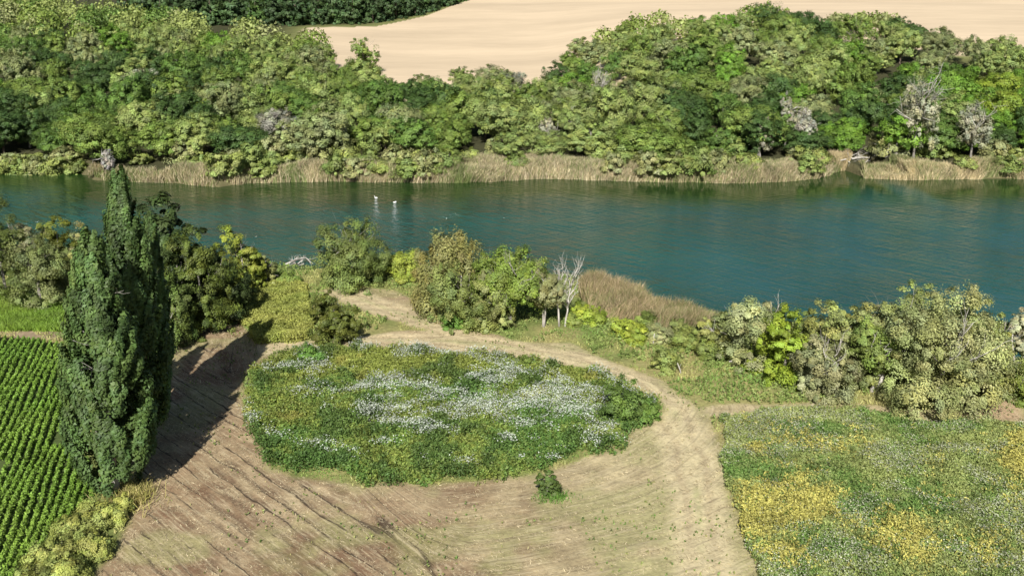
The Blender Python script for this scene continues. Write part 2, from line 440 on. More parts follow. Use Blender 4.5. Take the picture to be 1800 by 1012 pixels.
# bare earth: brown soil, straw, thin green regrowth
soil = np.array((0.165, 0.102, 0.06)); straw = np.array((0.37, 0.29, 0.172)); pale = np.array((0.44, 0.38, 0.215)); greeny = np.array((0.25, 0.245, 0.105))
PX, PY, PD = project(XX, YY, np.zeros_like(XX))
east = smooth(700, 1150, PX)[..., None]                      # the well-driven track is paler
nB = fbm(XX, YY, 2.0, 5, 4); nC = fbm(XX, YY, 8, 0, 3)
mixs = np.clip(0.40 + 0.55 * (nB - 0.5) * 2.2 + 0.07 * sw + 1.0 * (nC - 0.5), 0, 1)[..., None]
bcol = soil * (1 - mixs) + straw * mixs
bcol = bcol * (1 - east * 0.65) + pale * east * 0.65 * (0.8 + 0.4 * nB[..., None])
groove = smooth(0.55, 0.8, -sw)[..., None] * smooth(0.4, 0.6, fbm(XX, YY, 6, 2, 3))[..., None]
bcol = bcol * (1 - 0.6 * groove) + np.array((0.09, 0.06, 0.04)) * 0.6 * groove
gm = (smooth(0.50, 0.66, fbm(XX, YY, 6, 3, 4) + 0.04 * east[..., 0] + 0.06 * kk) * 0.6)[..., None]
brown = (smooth(0.46, 0.62, fbm(XX, YY, 10, 4, 4)) * np.exp(-(((PX - 800) / 190) ** 2 + ((PY - 900) / 55) ** 2)) * 1.1).clip(0, 0.9)[..., None]
bcol = bcol * (1 - brown) + np.array((0.15, 0.10, 0.065)) * brown
bcol = bcol * (1 - gm) + greeny * gm
RUN = gpoly([(1245, 1060), (1228, 900), (1215, 800), (1178, 722), (1100, 672), (1000, 632), (900, 612), (780, 598), (620, 598), (490, 612)])
rd = np.full(XX.shape, 99.0); rd[fine] = polydist(RUN, XX[fine], YY[fine], False)
rd[fine] = np.minimum(rd[fine], polydist(gpoly([(575, 506), (640, 528), (720, 556), (810, 592)]), XX[fine], YY[fine], False))
rd = rd + (fbm(XX, YY, 5, 1, 3) - 0.5) * 1.2
runway = (1 - smooth(1.6, 3.2, rd))[..., None]
bcol = bcol * (1 - 0.78 * runway) + np.array((0.50, 0.42, 0.255)) * 0.78 * runway
rut = (np.exp(-((rd - 1.05) / 0.28) ** 2) * (0.5 + 0.5 * smooth(0.35, 0.6, fbm(XX, YY, 4, 5, 2))))[..., None]
bcol = bcol * (1 - 0.55 * rut) + np.array((0.27, 0.205, 0.125)) * 0.55 * rut
midg = (np.exp(-(rd / 0.4) ** 2) * smooth(0.45, 0.6, fbm(XX, YY, 5, 2, 3)))[..., None]
bcol = bcol * (1 - 0.5 * midg) + np.array((0.22, 0.25, 0.09)) * 0.5 * midg
ZZ = ZZ - 0.06 * rut[..., 0] * bm
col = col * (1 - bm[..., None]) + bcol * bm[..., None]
crop_m = (inside(CROP, XX, YY) & fine)[..., None]
col = np.where(crop_m, np.array((0.07, 0.095, 0.03)), col)
strip = smooth(572, 580, PY) * (1 - smooth(592, 602, PY)) * (PX < 125) * fine
col = col * (1 - strip[..., None]) + np.array((0.25, 0.19, 0.12)) * strip[..., None]
sandm = (smooth(-0.6, 0.6, sdist(SAND, XX, YY)) * fine)[..., None]
col = col * (1 - sandm) + np.array((0.38, 0.27, 0.165)) * sandm
bank = (smooth(-2.0, 1.0, YY - near_y(XX)))[..., None]
col = col * (1 - bank) + np.array((0.10, 0.085, 0.05)) * bank
# far bank: leaf litter under the trees, then the pale field
farm = (YY > (near_y(XX) + far_y(XX)) / 2)
FD = YY - far_y(XX)
col = np.where(farm[..., None], np.array((0.05, 0.05, 0.024)), col)
beach = (farm * (1 - smooth(1, 3, FD)))[..., None]
col = col * (1 - beach) + np.array((0.10, 0.09, 0.045)) * beach
FIELD = [(-72, 395), (-66, 340), (-45, 300), (-33, 272), (0, 268), (20, 285), (40, 330), (70, 375), (95, 360), (130, 325), (200, 300), (400, 290), (1500, 330), (3000, 800), (3000, 3900), (60, 3900), (-18, 620), (-40, 520), (-58, 478), (-85, 466), (-82, 430)]
fm = inside(FIELD, XX, YY) & farm
fcol = np.array((0.53, 0.42, 0.285)) * (0.92 + 0.16 * fbm(XX * 0.4, YY, 60, 3, 4))[..., None]
col = np.where(fm[..., None], fcol, col)
edge = (farm & ~fm)[..., None] * (1 - smooth(0, 16, polydist(FIELD, XX, YY)))[..., None]
col = col * (1 - edge) + np.array((0.16, 0.17, 0.06)) * edge

nxv, nyv = len(gx), len(gy)
idx = np.arange(nxv * nyv).reshape(nxv, nyv)
quads = np.stack([idx[:-1, :-1], idx[1:, :-1], idx[1:, 1:], idx[:-1, 1:]], -1).reshape(-1, 4)
VV = np.stack([XX, YY, ZZ], -1).reshape(-1, 3); CC = col.reshape(-1, 3)
fq = fm[:-1, :-1].reshape(-1); bq = (bm[:-1, :-1] > 0.5).reshape(-1) & ~fq
ang = np.arctan2(YY - np.mean([p[1] for p in ISLAND]), XX - np.mean([p[0] for p in ISLAND])) * 18.0
la = (XX - SW0[0]) * sw_dir[0] + (YY - SW0[1]) * sw_dir[1]
SWV = np.stack([lc * (1 - kk) + dd * kk, la * (1 - kk) + ang * kk, (1 - 0.75 * kk) * smooth(0.3, 0.9, bm)], -1).reshape(-1, 3)
def sheet(name, sel, mat, label, cat):
    q = quads[sel]; used, inv = np.unique(q, return_inverse=True)
    me = mesh_data(name, VV[used], inv.reshape(q.shape), mat, CC[used], True)
    if name == "dirt_track":
        a = me.attributes.new("swath", 'FLOAT_VECTOR', 'POINT'); a.data.foreach_set("vector", SWV[used].astype(np.float32).ravel())
    return tag(obj(name, me), label, cat, kind="structure")
sheet("ground", ~fq & ~bq, M_SOIL, "green and brown earth of both river banks under the vegetation", "ground")
sheet("dirt_track", bq, M_TRACK, "mown straw strewn track curving round the weedy island by the river", "track")
sheet("field", fq, M_STUB, "pale tan harvested field beyond the far bank forest", "field")
wx = axis([(-700, -140, 20), (-140, 140, 1.5), (140, 700, 20)]); wy = axis([(80, 120, 2), (120, 240, 1.0), (240, 270, 5)])
WX, WY = np.meshgrid(wx, wy, indexing='ij'); wi = np.arange(WX.size).reshape(WX.shape)
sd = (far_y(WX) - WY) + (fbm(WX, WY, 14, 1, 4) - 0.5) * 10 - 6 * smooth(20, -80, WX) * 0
refl_shallow = np.maximum(1 - smooth(10, 30, sd), 0.8 * (1 - smooth(1, 7, WY - near_y(WX) + (fbm(WX, WY, 8, 2, 3) - 0.5) * 8)))  # far term paints the forest's green reflection, near term the shallows
wme = mesh_data("river", np.stack([WX, WY, np.full_like(WX, WATER_Z)], -1).reshape(-1, 3), np.stack([wi[:-1, :-1], wi[1:, :-1], wi[1:, 1:], wi[:-1, 1:]], -1).reshape(-1, 4), M_WATER, np.repeat(refl_shallow.reshape(-1, 1), 3, 1), True)
river = obj("river", wme)
tag(river, "wide teal green river with wind ripples between the two banks", "river", kind="structure")
def hz(x, y): return float(height(np.array([x]), np.array([y]))[0])

# ------------------------------------------------------------------ tree builders
def crown_mesh(name, rg, R=5.0, H=9.0, zc=None, clumps=46, per=110, leaf=0.33, kind="round", droop=0.0, mat=None, skirt=False, loose=1.0):
    """foliage clumps spread over a crown volume; tint carries each clump's own brightness"""
    zc = H * 0.55 if zc is None else zc
    P, Nn, S, C = [], [], [], []
    nl = 7 + int(rg.random() * 4); lobes = []
    for k in range(nl):
        a = k * 2.4 + rg.random() * 1.2; e = -0.75 + 1.7 * ((k * 0.618 + rg.random() * 0.3) % 1.0)
        d = np.array((math.cos(a) * math.cos(e), math.sin(a) * math.cos(e), math.sin(e)))
        ofs = 0.34 + 0.18 * rg.random(); lr = 0.46 + 0.18 * rg.random()
        lobes.append((d * ofs, lr, 0.75 + 0.5 * rg.random()))
    for k in range(5 if skirt else 0):
        a = k * 1.257 + rg.random(); lobes.append((np.array((math.cos(a) * 0.55, math.sin(a) * 0.55, -0.62 - 0.15 * rg.random())), 0.36 + 0.12 * rg.random(), 0.8 + 0.4 * rg.random()))
    nl = len(lobes)
    for k in range(clumps):
        if kind == "poplar":
            # upswept plumes: seven clumps climb along each, dark gaps stay between plumes
            if k % 7 == 0:
                hb = (k + rg.random() * 7) / clumps * 0.93; ap = rg.random() * 6.283; ptone = 0.70 + 0.6 * rg.random()
                prof = lambda h: R * (0.42 + 0.58 * smooth(0.0, 0.25, h)) * (1 - 0.93 * np.clip((h - 0.30) / 0.70, 0, 1) ** 1.55)
                plen = (0.13 + 0.09 * rg.random()) * (1 - 0.45 * hb); pin = 0.35 + 0.45 * rg.random(); pw = 0.8 + 0.5 * rg.random()
            f = (k % 7 + 0.5 * rg.random()) / 7
            h = min(hb + plen * f, 1.0); a = ap + 0.10 * rg.normal()
            q = prof(min(hb + plen * 0.6, 1.0)) * (pin + (1.0 - pin) * f ** 0.7) * 1.0
            c = np.array((math.cos(a) * q, math.sin(a) * q, 0.02 * H + 0.955 * H * h))
            rw = (0.085 * R + 0.06 * prof(h)) * pw * (1.25 - 0.8 * f)
            rc = np.array((rw, rw, plen * H * 0.13 + 0.25))
            out = np.array((math.cos(a), math.sin(a), 0.15)); lean = np.array((math.cos(a), math.sin(a), 0)) * 0.22
        else:
            while True:
                d = rg.normal(size=3); d /= np.linalg.norm(d)
                if d[2] > -0.85: break
            lo, lr, ltone = lobes[k % nl]
            r0 = R * (0.07 + 0.15 * rg.random() ** 1.5)
            q = lo + d * lr * ((0.80 + 0.2 * rg.random()) if k % 6 else 0.5 * rg.random())
            c = np.array((q[0] * R, q[1] * R, zc + q[2] * ((H - zc) if q[2] > 0 else zc)))
            rc = np.array((r0, r0, r0 * (0.75 + droop)))
            out = d; lean = np.zeros(3)
        n = int(per * (0.7 + 0.6 * rg.random()))
        ld = unit(rg.normal(size=(n, 3)) + 0.55 * out)
        if kind == "poplar":
            rad = 0.3 + 1.0 * rg.random((n, 1)) ** 0.8
        else:
            rad = 0.15 + 1.05 * rg.random((n, 1)) ** 0.75; rc = rc * loose * (0.65 + 0.8 * rg.random(3))
        pos = c + ld * rc * rad
        pos = pos + lean * (pos[:, 2:3] - c[2])
        if droop: pos[:, 2] -= droop * r0 * 1.2 * rg.random(n) ** 2
        P.append(pos); Nn.append(0.75 * ld + 0.6 * out + 0.24 * rg.normal(size=(n, 3)) + np.array((0, 0, 0.35)))
        S.append(leaf * (0.6 + 0.8 * rg.random(n)))
        tone = (0.78 + 0.44 * rg.random()) * (ptone if kind == "poplar" else 0.55 + 0.45 * ltone)
        yell = rg.random()
        cc = np.stack([tone * (0.86 + 0.18 * yell) * np.ones(n), tone * np.ones(n), tone * (0.85 + 0.3 * rg.random()) * np.ones(n)], 1)
        C.append(cc * (0.88 + 0.24 * rg.random((n, 1))))
    P = np.concatenate(P); keep = P[:, 2] > 0.12
    P = P[keep]; Nn = np.concatenate(Nn)[keep]; S = np.concatenate(S)[keep]; C = np.concatenate(C)[keep]
    V, F = leaves(P, Nn, S, rg, 0.5)
    return mesh_data(name, V, F, mat or M_LEAF, np.repeat(C, 4, 0))

def branch(mb, rg, p, d, length, r, depth, up=0.12, spread=0.75, sides=5):
    n = 4; pts = [p]; q = p.copy(); dd_ = d.copy()
    for i in range(n):
        dd_ = unit((dd_ + rg.normal(size=3) * 0.16 + np.array((0, 0, up)))[None])[0]
        q = q + dd_ * length / n; pts.append(q.copy())
    mb.tube(pts, np.linspace(r, r * 0.45, n + 1), sides)
    if depth > 0:
        for k in range(3 if depth > 1 else 2 + int(rg.random() * 2)):
            i = 1 + int(rg.random() * n); b = pts[i]
            nd = unit((dd_ + rg.normal(size=3) * spread)[None])[0]
            branch(mb, rg, b, nd, length * (0.5 + 0.25 * rg.random()), r * 0.5, depth - 1, up, spread, max(3, sides - 1))
def trunk_mesh(name, rg, H, r, mat, limbs=6, reach=3.0, lean=0.0, stems=1, first=0.3):
    mb = MB()
    for s in range(stems):
        a = rg.random() * 6.28; off = np.array((math.cos(a), math.sin(a), 0)) * (r * 1.6 if stems > 1 else 0)
        top = np.array((lean, 0, H)) + np.array((math.cos(a), math.sin(a), 0)) * (0.16 * H if stems > 1 else 0)
        t = np.linspace(0, 1, 8)[:, None]
        pts = off + top * t + rg.normal(size=(8, 3)) * np.array((0.12, 0.12, 0)) * (H / 10) * t
        pts[0] = off - np.array((0, 0, 0.3))
        rs = r * np.linspace(1.0, 0.25, 8); rs[0] *= 1.5
        mb.tube(pts, rs, 7)
        for k in range(limbs):
            f = first + (0.92 - first) * rg.random(); i = int(f * 7); b = pts[i] + (pts[i + 1] - pts[i]) * (f * 7 - i)
            an = rg.random() * 6.28; dv = np.array((math.cos(an), math.sin(an), 0.55)); dv /= np.linalg.norm(dv)
            branch(mb, rg, b, dv, reach * (0.7 + 0.5 * rg.random()), r * 0.42 * (1.1 - f), 1, 0.1, 0.6, 4)
    return mb.data(name, mat, True)

# ------------------------------------------------------------------ far bank forest
TONES = {  # sunlit leaf albedo
    "pale olive": (0.205, 0.243, 0.073), "grey olive": (0.205, 0.224, 0.092), "olive green": (0.143, 0.192, 0.041),
    "mid green": (0.098, 0.158, 0.033), "dark green": (0.060, 0.100, 0.026), "yellow green": (0.19, 0.24, 0.032),
    "bright green": (0.125, 0.210, 0.029), "grey brown": (0.235, 0.225, 0.17)}
FORMS = {}
for fi, (form, R_, H_, zc_, cl, dr) in enumerate([("rounded", 5.2, 10.0, 5.2, 50, 0), ("broad", 6.2, 9.5, 5.0, 60, 0), ("tall", 4.6, 12.5, 7.0, 52, 0.1), ("ragged", 5.0, 10.5, 5.6, 40, 0.25), ("billowing", 5.6, 10.5, 5.0, 64, 0)]):
    FORMS[form] = [crown_mesh("forest_crown", np.random.default_rng(100 + fi * 7 + v), R_, H_, zc_ * 0.92, int(cl * 3.4), 130, 0.175, "round", dr) for v in range(2)]
FTRUNK = [trunk_mesh("forest_trunk", np.random.default_rng(60 + v), 7.0, 0.28, M_BARK if v else M_GREY, 5, 2.6) for v in range(2)]
TOP = np.array([(-300, -40), (0, -20), (200, -2), (300, 12), (400, 22), (520, 38), (565, 58), (585, 82), (600, 92), (680, 112), (720, 122), (800, 112), (850, 106), (880, 114), (930, 106), (985, 98), (1005, 70), (1060, 50), (1100, 32), (1150, 14), (1200, 27), (1270, 17), (1330, 2), (1390, 5), (1420, 20), (1500, 26), (1560, 20), (1620, 36), (1680, 52), (1740, 56), (1800, 66), (2100, 90)], float)
WORDS = ["front", "second", "third", "fourth", "fifth", "sixth", "seventh", "eighth", "ninth", "tenth", "eleventh", "twelfth", "thirteenth", "fourteenth", "fifteenth"]
def ordinal(n):
    return f"{n}{'th' if 10 <= n % 100 <= 20 else {1: 'st', 2: 'nd', 3: 'rd'}.get(n % 10, 'th')}"
def make_tree(name, loc, rotz, sx, sz, crown_me, trunk_me, color, tz=None):
    r = empty(name, loc, rotz, (sx, sx, sz))
    obj("crown", crown_me, r, color=color)
    obj("trunk", trunk_me, r)
    return r
placed = []
fr = np.random.default_rng(21)
dist = 12.0
rows = []
for k in range(15):
    step = 9.0 + k * 0.35
    xs = np.arange(-260, 240, step) + fr.random() * step
    row = []
    for x in xs:
        x = x + fr.normal() * 1.5
        y = float(far_y(x)) + dist + fr.normal() * 2.0
        if x < -84: y -= 6.5
        form = ["rounded", "broad", "tall", "ragged", "billowing"][int(fr.random() * 5)]
        base_h = {"rounded": 10, "broad": 9.5, "tall": 12.5, "ragged": 10.5, "billowing": 10.5}[form]
        s = 0.82 + 0.42 * fr.random()
        sz = s * (0.85 + 0.25 * fr.random()) * (0.85 if k == 0 else 1.0)
        z = hz(x, y) - 0.15
        tx, ty, td = project(x, y, z + base_h * sz * 0.97)
        if tx < -70 or tx > 1870: continue
        lim = np.interp(tx, TOP[:, 0], TOP[:, 1])
        if ty < lim:
            sz2 = sz * 0.8
            tx, ty, td = project(x, y, z + base_h * sz2 * 0.97)
            if ty < lim - 1: continue
            sz = sz2
        if y > 430: continue
        row.append((tx, x, y, z, form, s, sz, k))
    rows.append(sorted(row)); dist += 8.2 + k * 0.55
special = {}
n_forest = 0
for k, row in enumerate(rows):
    for j, (tx, x, y, z, form, s, sz, _) in enumerate(row):
        if n_forest >= 292: break
        v = float(fbm(x, y, 26, 2, 3)) + fr.normal() * 0.16
        px, py, _d = project(x, y, z + 6)
        tone = "pale olive" if v > 0.52 else "olive green" if v > 0.41 else "mid green" if v > 0.30 else "dark green"
        if tone == "pale olive" and fr.random() < 0.35: tone = "grey olive"
        q = fr.random()
        if px > 1690 and py > 120 and q < 0.6: tone = "bright green" if q < 0.35 else "yellow green"
        elif 120 < px < 460 and 130 < py < 240 and q < 0.12: tone = "yellow green"
        elif q < 0.05: tone = "bright green"
        elif q > 0.985: tone = "grey brown"
        if py < 130 and 660 < px < 1000 and q < 0.5: tone = "dark green"
        c = np.array(TONES[tone]) * (0.9 + 0.2 * fr.random())
        r = make_tree("forest_tree", (x, y, z), fr.random() * 6.28, s, sz, FORMS[form][int(fr.random() * 2)], FTRUNK[int(fr.random() * 2)], c)
        rowp = "front row behind the reeds" if k == 0 else f"{WORDS[k]} row behind the reeds"
        tag(r, f"{form} {tone} tree, {ordinal(j + 1)} from the left in the {rowp}", "tree", "trees of the far bank forest")
        n_forest += 1
# the rest of that forest, further off than one can count
restP = [t for k, row in enumerate(rows) for t in row][n_forest:]
def forest_mass(name, pts, label, leaf, per, tones, seed):
    rg = np.random.default_rng(seed); Vs, Cs = [], []
    for (x, y, z, R, H) in pts:
        n = per; d = unit(rg.normal(size=(n, 3)) + np.array((0, -0.2, 0.35)))
        rad = 0.7 + 0.35 * rg.random((n, 1)); lump = 1 + 0.22 * np.sin(5 * np.arctan2(d[:, 1:2], d[:, 0:1]) + x) * np.cos(4 * d[:, 2:3] + y)
        P = np.array((x, y, z + H * 0.5)) + d * np.array((R, R, H * 0.5)) * rad * lump
        V, _ = leaves(P, d + 0.5 * rg.normal(size=(n, 3)), leaf * (0.6 + 0.8 * rg.random(n)), rg, 0.65)
        Vs.append(V); c = np.array(tones[int(rg.random() * len(tones))]) * (0.75 + 0.5 * rg.random((n, 1)))
        Cs.append(np.repeat(c, 4, 0))
    V = np.concatenate(Vs)
    return tag(obj(name, mesh_data(name, V, np.arange(len(V)).reshape(-1, 4), M_GREEN, np.concatenate(Cs))), label, "forest", kind="stuff")
mass = []
mr_ = np.random.default_rng(77)
for t in restP: mass.append((t[1], t[2], t[3], 5 * t[5], 10 * t[6]))
for k in range(900):
    x = -60 - mr_.random() * 330; y = 400 + mr_.random() * 330
    z = hz(x, y); R = 5 + 2 * mr_.random(); H = 10 + 4 * mr_.random()
    tx, ty, _d = project(x, y, z + H)
    if tx < -60 or tx > 620 or inside(FIELD, np.array([x]), np.array([y]))[0] or polydist(FIELD, np.array([x]), np.array([y]))[0] < 14: continue
    if ty < np.interp(tx, TOP[:, 0], TOP[:, 1]) or ty < -60: continue
    mass.append((x, y, z, R, H))
if mass:
    forest_mass("forest", mass, "hazy olive mass of treetops behind the individual trees of the far bank", 0.55, 520, [TONES["pale olive"], TONES["olive green"], TONES["mid green"], TONES["grey olive"]], 5)
# dark wood along the far side of the pale field
PINE = [crown_mesh("pine_crown", np.random.default_rng(300 + v), 5.2, 15.0, 6.0, 110, 60, 0.5, "round", 0.15, None, True) for v in range(3)]
PTR = trunk_mesh("pine_trunk", np.random.default_rng(310), 12, 0.35, M_BARK, 5, 2.5)
EDGE = [(-150, 466), (-120, 466), (-85, 470), (-58, 482), (-38, 524), (-14, 624)]
wood = []
for k in range(5):
    t = 0.0
    L_ = np.cumsum([0] + [math.dist(EDGE[i], EDGE[i + 1]) for i in range(len(EDGE) - 1)])
    while t < L_[-1]:
        ex = np.interp(t, L_, [e[0] for e in EDGE]); ey = np.interp(t, L_, [e[1] for e in EDGE])
        x = ex - 5 - k * 5 + mr_.normal() * 1.2; y = ey + 6 + k * 8 + mr_.normal() * 1.5
        t += 8.2 + mr_.random() * 1.5
        tx, ty, _d = project(x, y, hz(x, y) + 9)
        if tx < 190 or ty < -30: continue
        wood.append((k, tx, x, y))
for k in range(5):
    for j, (_, tx, x, y) in enumerate(sorted(w for w in wood if w[0] == k)):
        tone = np.array((0.058, 0.095, 0.034)) * (0.7 + 0.6 * mr_.random())
        if mr_.random() < 0.12: tone = np.array((0.07, 0.12, 0.03))
        s = 0.8 + 0.4 * mr_.random()
        r = make_tree("woodland_tree", (x, y, hz(x, y) - 0.2), mr_.random() * 6.28, s, s * (0.85 + 0.3 * mr_.random()), PINE[int(mr_.random() * 3)], PTR, tone)
        tag(r, f"dark tree, {ordinal(j + 1)} from the left in the {WORDS[k]} row edging the pale field", "tree", "dark wood beyond the pale field")

# single tree against the field, pale dead crowns and bare trees of the far bank
def far_base(px, py_base):
    """where the view ray through a pixel first meets the far bank (or the water)"""
    zs = np.linspace(-2.3, 13.0, 1500)[::-1]
    u = (px - 900.0) / FPX; v = (py_base - 506.0) / FPX
    t = (CAM_H - zs) / (SP + v * CP)
    x = u * t; y = t * (CP - v * SP); h = height(x, y)
    hit = np.nonzero((zs <= h) & (y > 150))[0]
    i = hit[0] if len(hit) else len(zs) - 1
    return float(x[i]), float(y[i]), float(max(h[i], -2.3))
def far_special(px, ptop, pbase, wpx, form, tone, label, name="forest_tree", extra=None, seed=0, trunk=None):
    x, y, z = far_base(px, pbase)
    d = project(x, y, z)[2]; H = (pbase - ptop) / FPX * d / CP; R = wpx / 2 / FPX * d
    rg = np.random.default_rng(seed)
    cm = crown_mesh("crown", rg, R, H, H * 0.5, 190, 70, 0.2, "round", 0.5 if form == "hanging" else 0.05, None, form != "hanging")
    r = empty(name, (x, y, z - 0.1), 0)
    obj("crown", cm, r, color=TONES[tone] if isinstance(tone, str) else tone)
    obj("trunk", trunk_mesh("trunk", rg, H * 0.8, 0.25, trunk or M_GREY, 6, R * 0.8), r)
    if extra:
        for k in range(extra):
            mb = MB()
            a = -2.6 + 2.0 * rg.random(); b = np.array((0, 0, H * (0.35 + 0.4 * rg.random())))
            branch(mb, rg, b, unit(np.array((math.cos(a), math.sin(a), 0.5))[None])[0], R * 1.3, 0.14, 2, 0.08, 0.7)
            obj("dead_branch", mb.data("dead_branch", M_PALE, True), r)
    return tag(r, label, "tree")
LICH = (0.32, 0.30, 0.24)
far_special(640, 64, 128, 52, "rounded", "olive green", "lone round tree standing up against the pale field edge", seed=401)
far_special(1412, 190, 268, 42, "hanging", LICH, "pale grey lichen hung tree beside the gap in the reeds", extra=3, seed=402)
far_special(1380, 165, 262, 30, "hanging", (0.30, 0.28, 0.20), "slim grey crown just west of the pale lichen hung tree", extra=2, seed=403)
far_special(1605, 132, 282, 84, "hanging", (0.29, 0.28, 0.18), "large half dead tree with bleached limbs above the driftwood cove", extra=6, seed=404)
far_special(1705, 178, 284, 62, "hanging", (0.29, 0.275, 0.185), "half dead grey tree between the big bleached tree and bright green trees", extra=3, seed=405)
far_special(592, 222, 274, 36, "hanging", (0.27, 0.25, 0.22), "small grey dead crown low above the middle reeds", extra=2, seed=406)
far_special(1166, 236, 276, 32, "hanging", (0.33, 0.30, 0.27), "small whitish dead crown just behind the eastern shrubs", extra=2, seed=407)
far_special(965, 205, 272, 34, "hanging", (0.30, 0.28, 0.20), "grey twiggy crown above the widest part of the reed bed", extra=2, seed=408)
far_special(192, 262, 305, 26, "hanging", (0.28, 0.25, 0.22), "small grey dead crown just behind the poplar tip", extra=2, seed=409)
far_special(1335, 205, 276, 46, "hanging", (0.29, 0.265, 0.18), "brownish grey rounded crown near the eastern reed bend", seed=410)
far_special(255, 118, 205, 80, "rounded", (0.27, 0.26, 0.17), "broad ash grey crown rising in the western forest", seed=411)
far_special(1355, -2, 70, 70, "rounded", "dark green", "dark tree crowning the top of the eastern hill", seed=412)
def bare_tree(name, px, pbase, ptop, seed, label, mat=M_PALE, z=None, spread=0.55, lean=0.0, stems=2):
    x, y, zz = far_base(px, pbase) if z is None else (*G(px, pbase, z)[:2], z)
    d = project(x, y, zz)[2]; H = (pbase - ptop) / FPX * d / CP
    rg = np.random.default_rng(seed); r = empty(name, (x, y, zz - 0.1)); mb = MB(); tw = MB()
    for s in range(stems):
        base = np.array(((s - (stems - 1) / 2) * 0.7, 0, 0)); top = base + np.array((lean + (s - (stems - 1) / 2) * 1.0, 0, H * (0.98 - 0.1 * s)))
        t = np.linspace(0, 1, 7)[:, None]; pts = base + (top - base) * t + rg.normal(size=(7, 3)) * 0.12 * t
        mb.tube(pts, np.linspace(0.17, 0.05, 7) * H / 9, 7)
        for k in range(13):
            f = 0.32 + 0.66 * rg.random(); i = min(5, int(f * 6)); b = pts[i] + (pts[i + 1] - pts[i]) * (f * 6 - i)
            a = rg.random() * 6.28
            branch(tw, rg, b, unit(np.array((math.cos(a) * 0.75, math.sin(a) * 0.75, 0.9))[None])[0], H * (0.16 + 0.16 * rg.random()), 0.09 * H / 9, 2, 0.16, spread, 4)
    obj("trunk", mb.data("trunk", mat, True), r); obj("branches", tw.data("branches", mat, True), r)
    return tag(r, label, "dead tree")
far_special(1500, 20, 92, 74, "rounded", "olive green", "olive tree on the ridge of the eastern hill, against the upper field", seed=413)
bare_tree("dead_tree", 1052, 192, 135, 431, "bare white twin trunks poking out of the dark central canopy")
bare_tree("dead_tree", 1010, 250, 200, 433, "thin bleached dead tree between green crowns over the central reeds")

# bank shrubs at the back of the reeds
SHR = [crown_mesh("shrub_crown", np.random.default_rng(500 + v), 2.6, 3.2, 1.2, 60, 110, 0.16, skirt=True, loose=1.6) for v in range(3)]
SST = trunk_mesh("shrub_stem", np.random.default_rng(510), 1.6, 0.07, M_BARK, 5, 1.0, stems=3, first=0.15)
shr = [(352, 296), (398, 304), (462, 306), (480, 296), (590, 300), (622, 304), (668, 300), (716, 306), (752, 301), (905, 292), (1080, 297), (1140, 300), (1180, 301), (1222, 300), (1262, 296), (1322, 296), (1420, 298), (1700, 294), (1770, 296), (-5, 303), (32, 303), (70, 303), (105, 302), (140, 302), (18, 296), (52, 292), (88, 296), (120, 288), (250, 284), (330, 282), (415, 292), (445, 300), (470, 285), (520, 280), (555, 283), (610, 285), (650, 288), (700, 292), (735, 288), (775, 295), (820, 282), (870, 268), (1065, 282), (1095, 286), (1125, 288), (1160, 292), (1195, 290), (1240, 284), (1280, 276), (1400, 283), (1430, 286), (1745, 280), (1785, 278), (1560, 268), (1640, 272)]
for j, (px, py) in enumerate(sorted(shr)):
    x, y, z = far_base(px, py + 3); s = 1.0 + 0.75 * mr_.random()
    tone = np.array([(0.20, 0.225, 0.065), (0.22, 0.225, 0.095), (0.15, 0.185, 0.05)][j % 3]) * (0.9 + 0.2 * mr_.random())
    r = empty("bank_shrub", (x, y, z - 0.05), mr_.random() * 6, (s, s, s * (0.9 + 0.4 * mr_.random())))
    obj("foliage", SHR[j % 3], r, color=tone); obj("stem", SST, r)
    tag(r, f"{['yellowish', 'pale olive', 'green'][j % 3]} shrub, {ordinal(j + 1)} from the left along the back of the far reeds", "shrub", "shrubs along the far reeds")

# ------------------------------------------------------------------ reeds
def reed_bed(name, pts, hgt, label, tones, seed, n, lean=(0.25, 0), width=0.05):
    rg = np.random.default_rng(seed); poly = pts
    xs = [p[0] for p in poly]; ys = [p[1] for p in poly]
    X = rg.uniform(min(xs), max(xs), n * 4); Y = rg.uniform(min(ys), max(ys), n * 4)
    ok = inside(poly, X + (fbm(X, Y, 4, 1, 3) - 0.5) * 3, Y + (fbm(X, Y, 3, 3, 3) - 0.5) * 2)
    X = X[ok][:n]; Y = Y[ok][:n]; m = len(X)
    Z = np.maximum(height(X, Y), WATER_Z - 0.3) - 0.05
    hh = hgt * (0.25 + 1.3 * fbm(X, Y, 4, 4, 3)) * (0.75 + 0.4 * rg.random(m))
    dirx = (fbm(X, Y, 6, 0, 2) - 0.5) * 1.6 + lean[0]; diry = (fbm(X, Y, 6, 2, 2) - 0.5) * 1.2 + lean[1]
    T = np.stack([dirx * hh * 0.6 + rg.normal(size=m) * 0.25, diry * hh * 0.6 + rg.normal(size=m) * 0.25, hh], 1)
    V, F = blades(np.stack([X, Y, Z], 1), T, width * (0.6 + 0.8 * rg.random(m)), rg, 0.18)
    pick = np.clip((fbm(X, Y, 7, 5, 3) * 1.6 - 0.3 + rg.normal(size=m) * 0.22) * len(tones), 0, len(tones) - 1).astype(int)
    c = np.array(tones)[pick] * (0.7 + 0.6 * rg.random((m, 1)))
    return tag(obj(name, mesh_data(name, V, F, M_REED, np.repeat(c, 5, 0))), label, "reeds", kind="stuff")
RT = [(0.16, 0.19, 0.07), (0.33, 0.285, 0.18), (0.42, 0.36, 0.235), (0.34, 0.275, 0.175), (0.18, 0.20, 0.08)]
def far_poly(px_pts): return [tuple(far_base(px, py)[:2]) for px, py in px_pts]
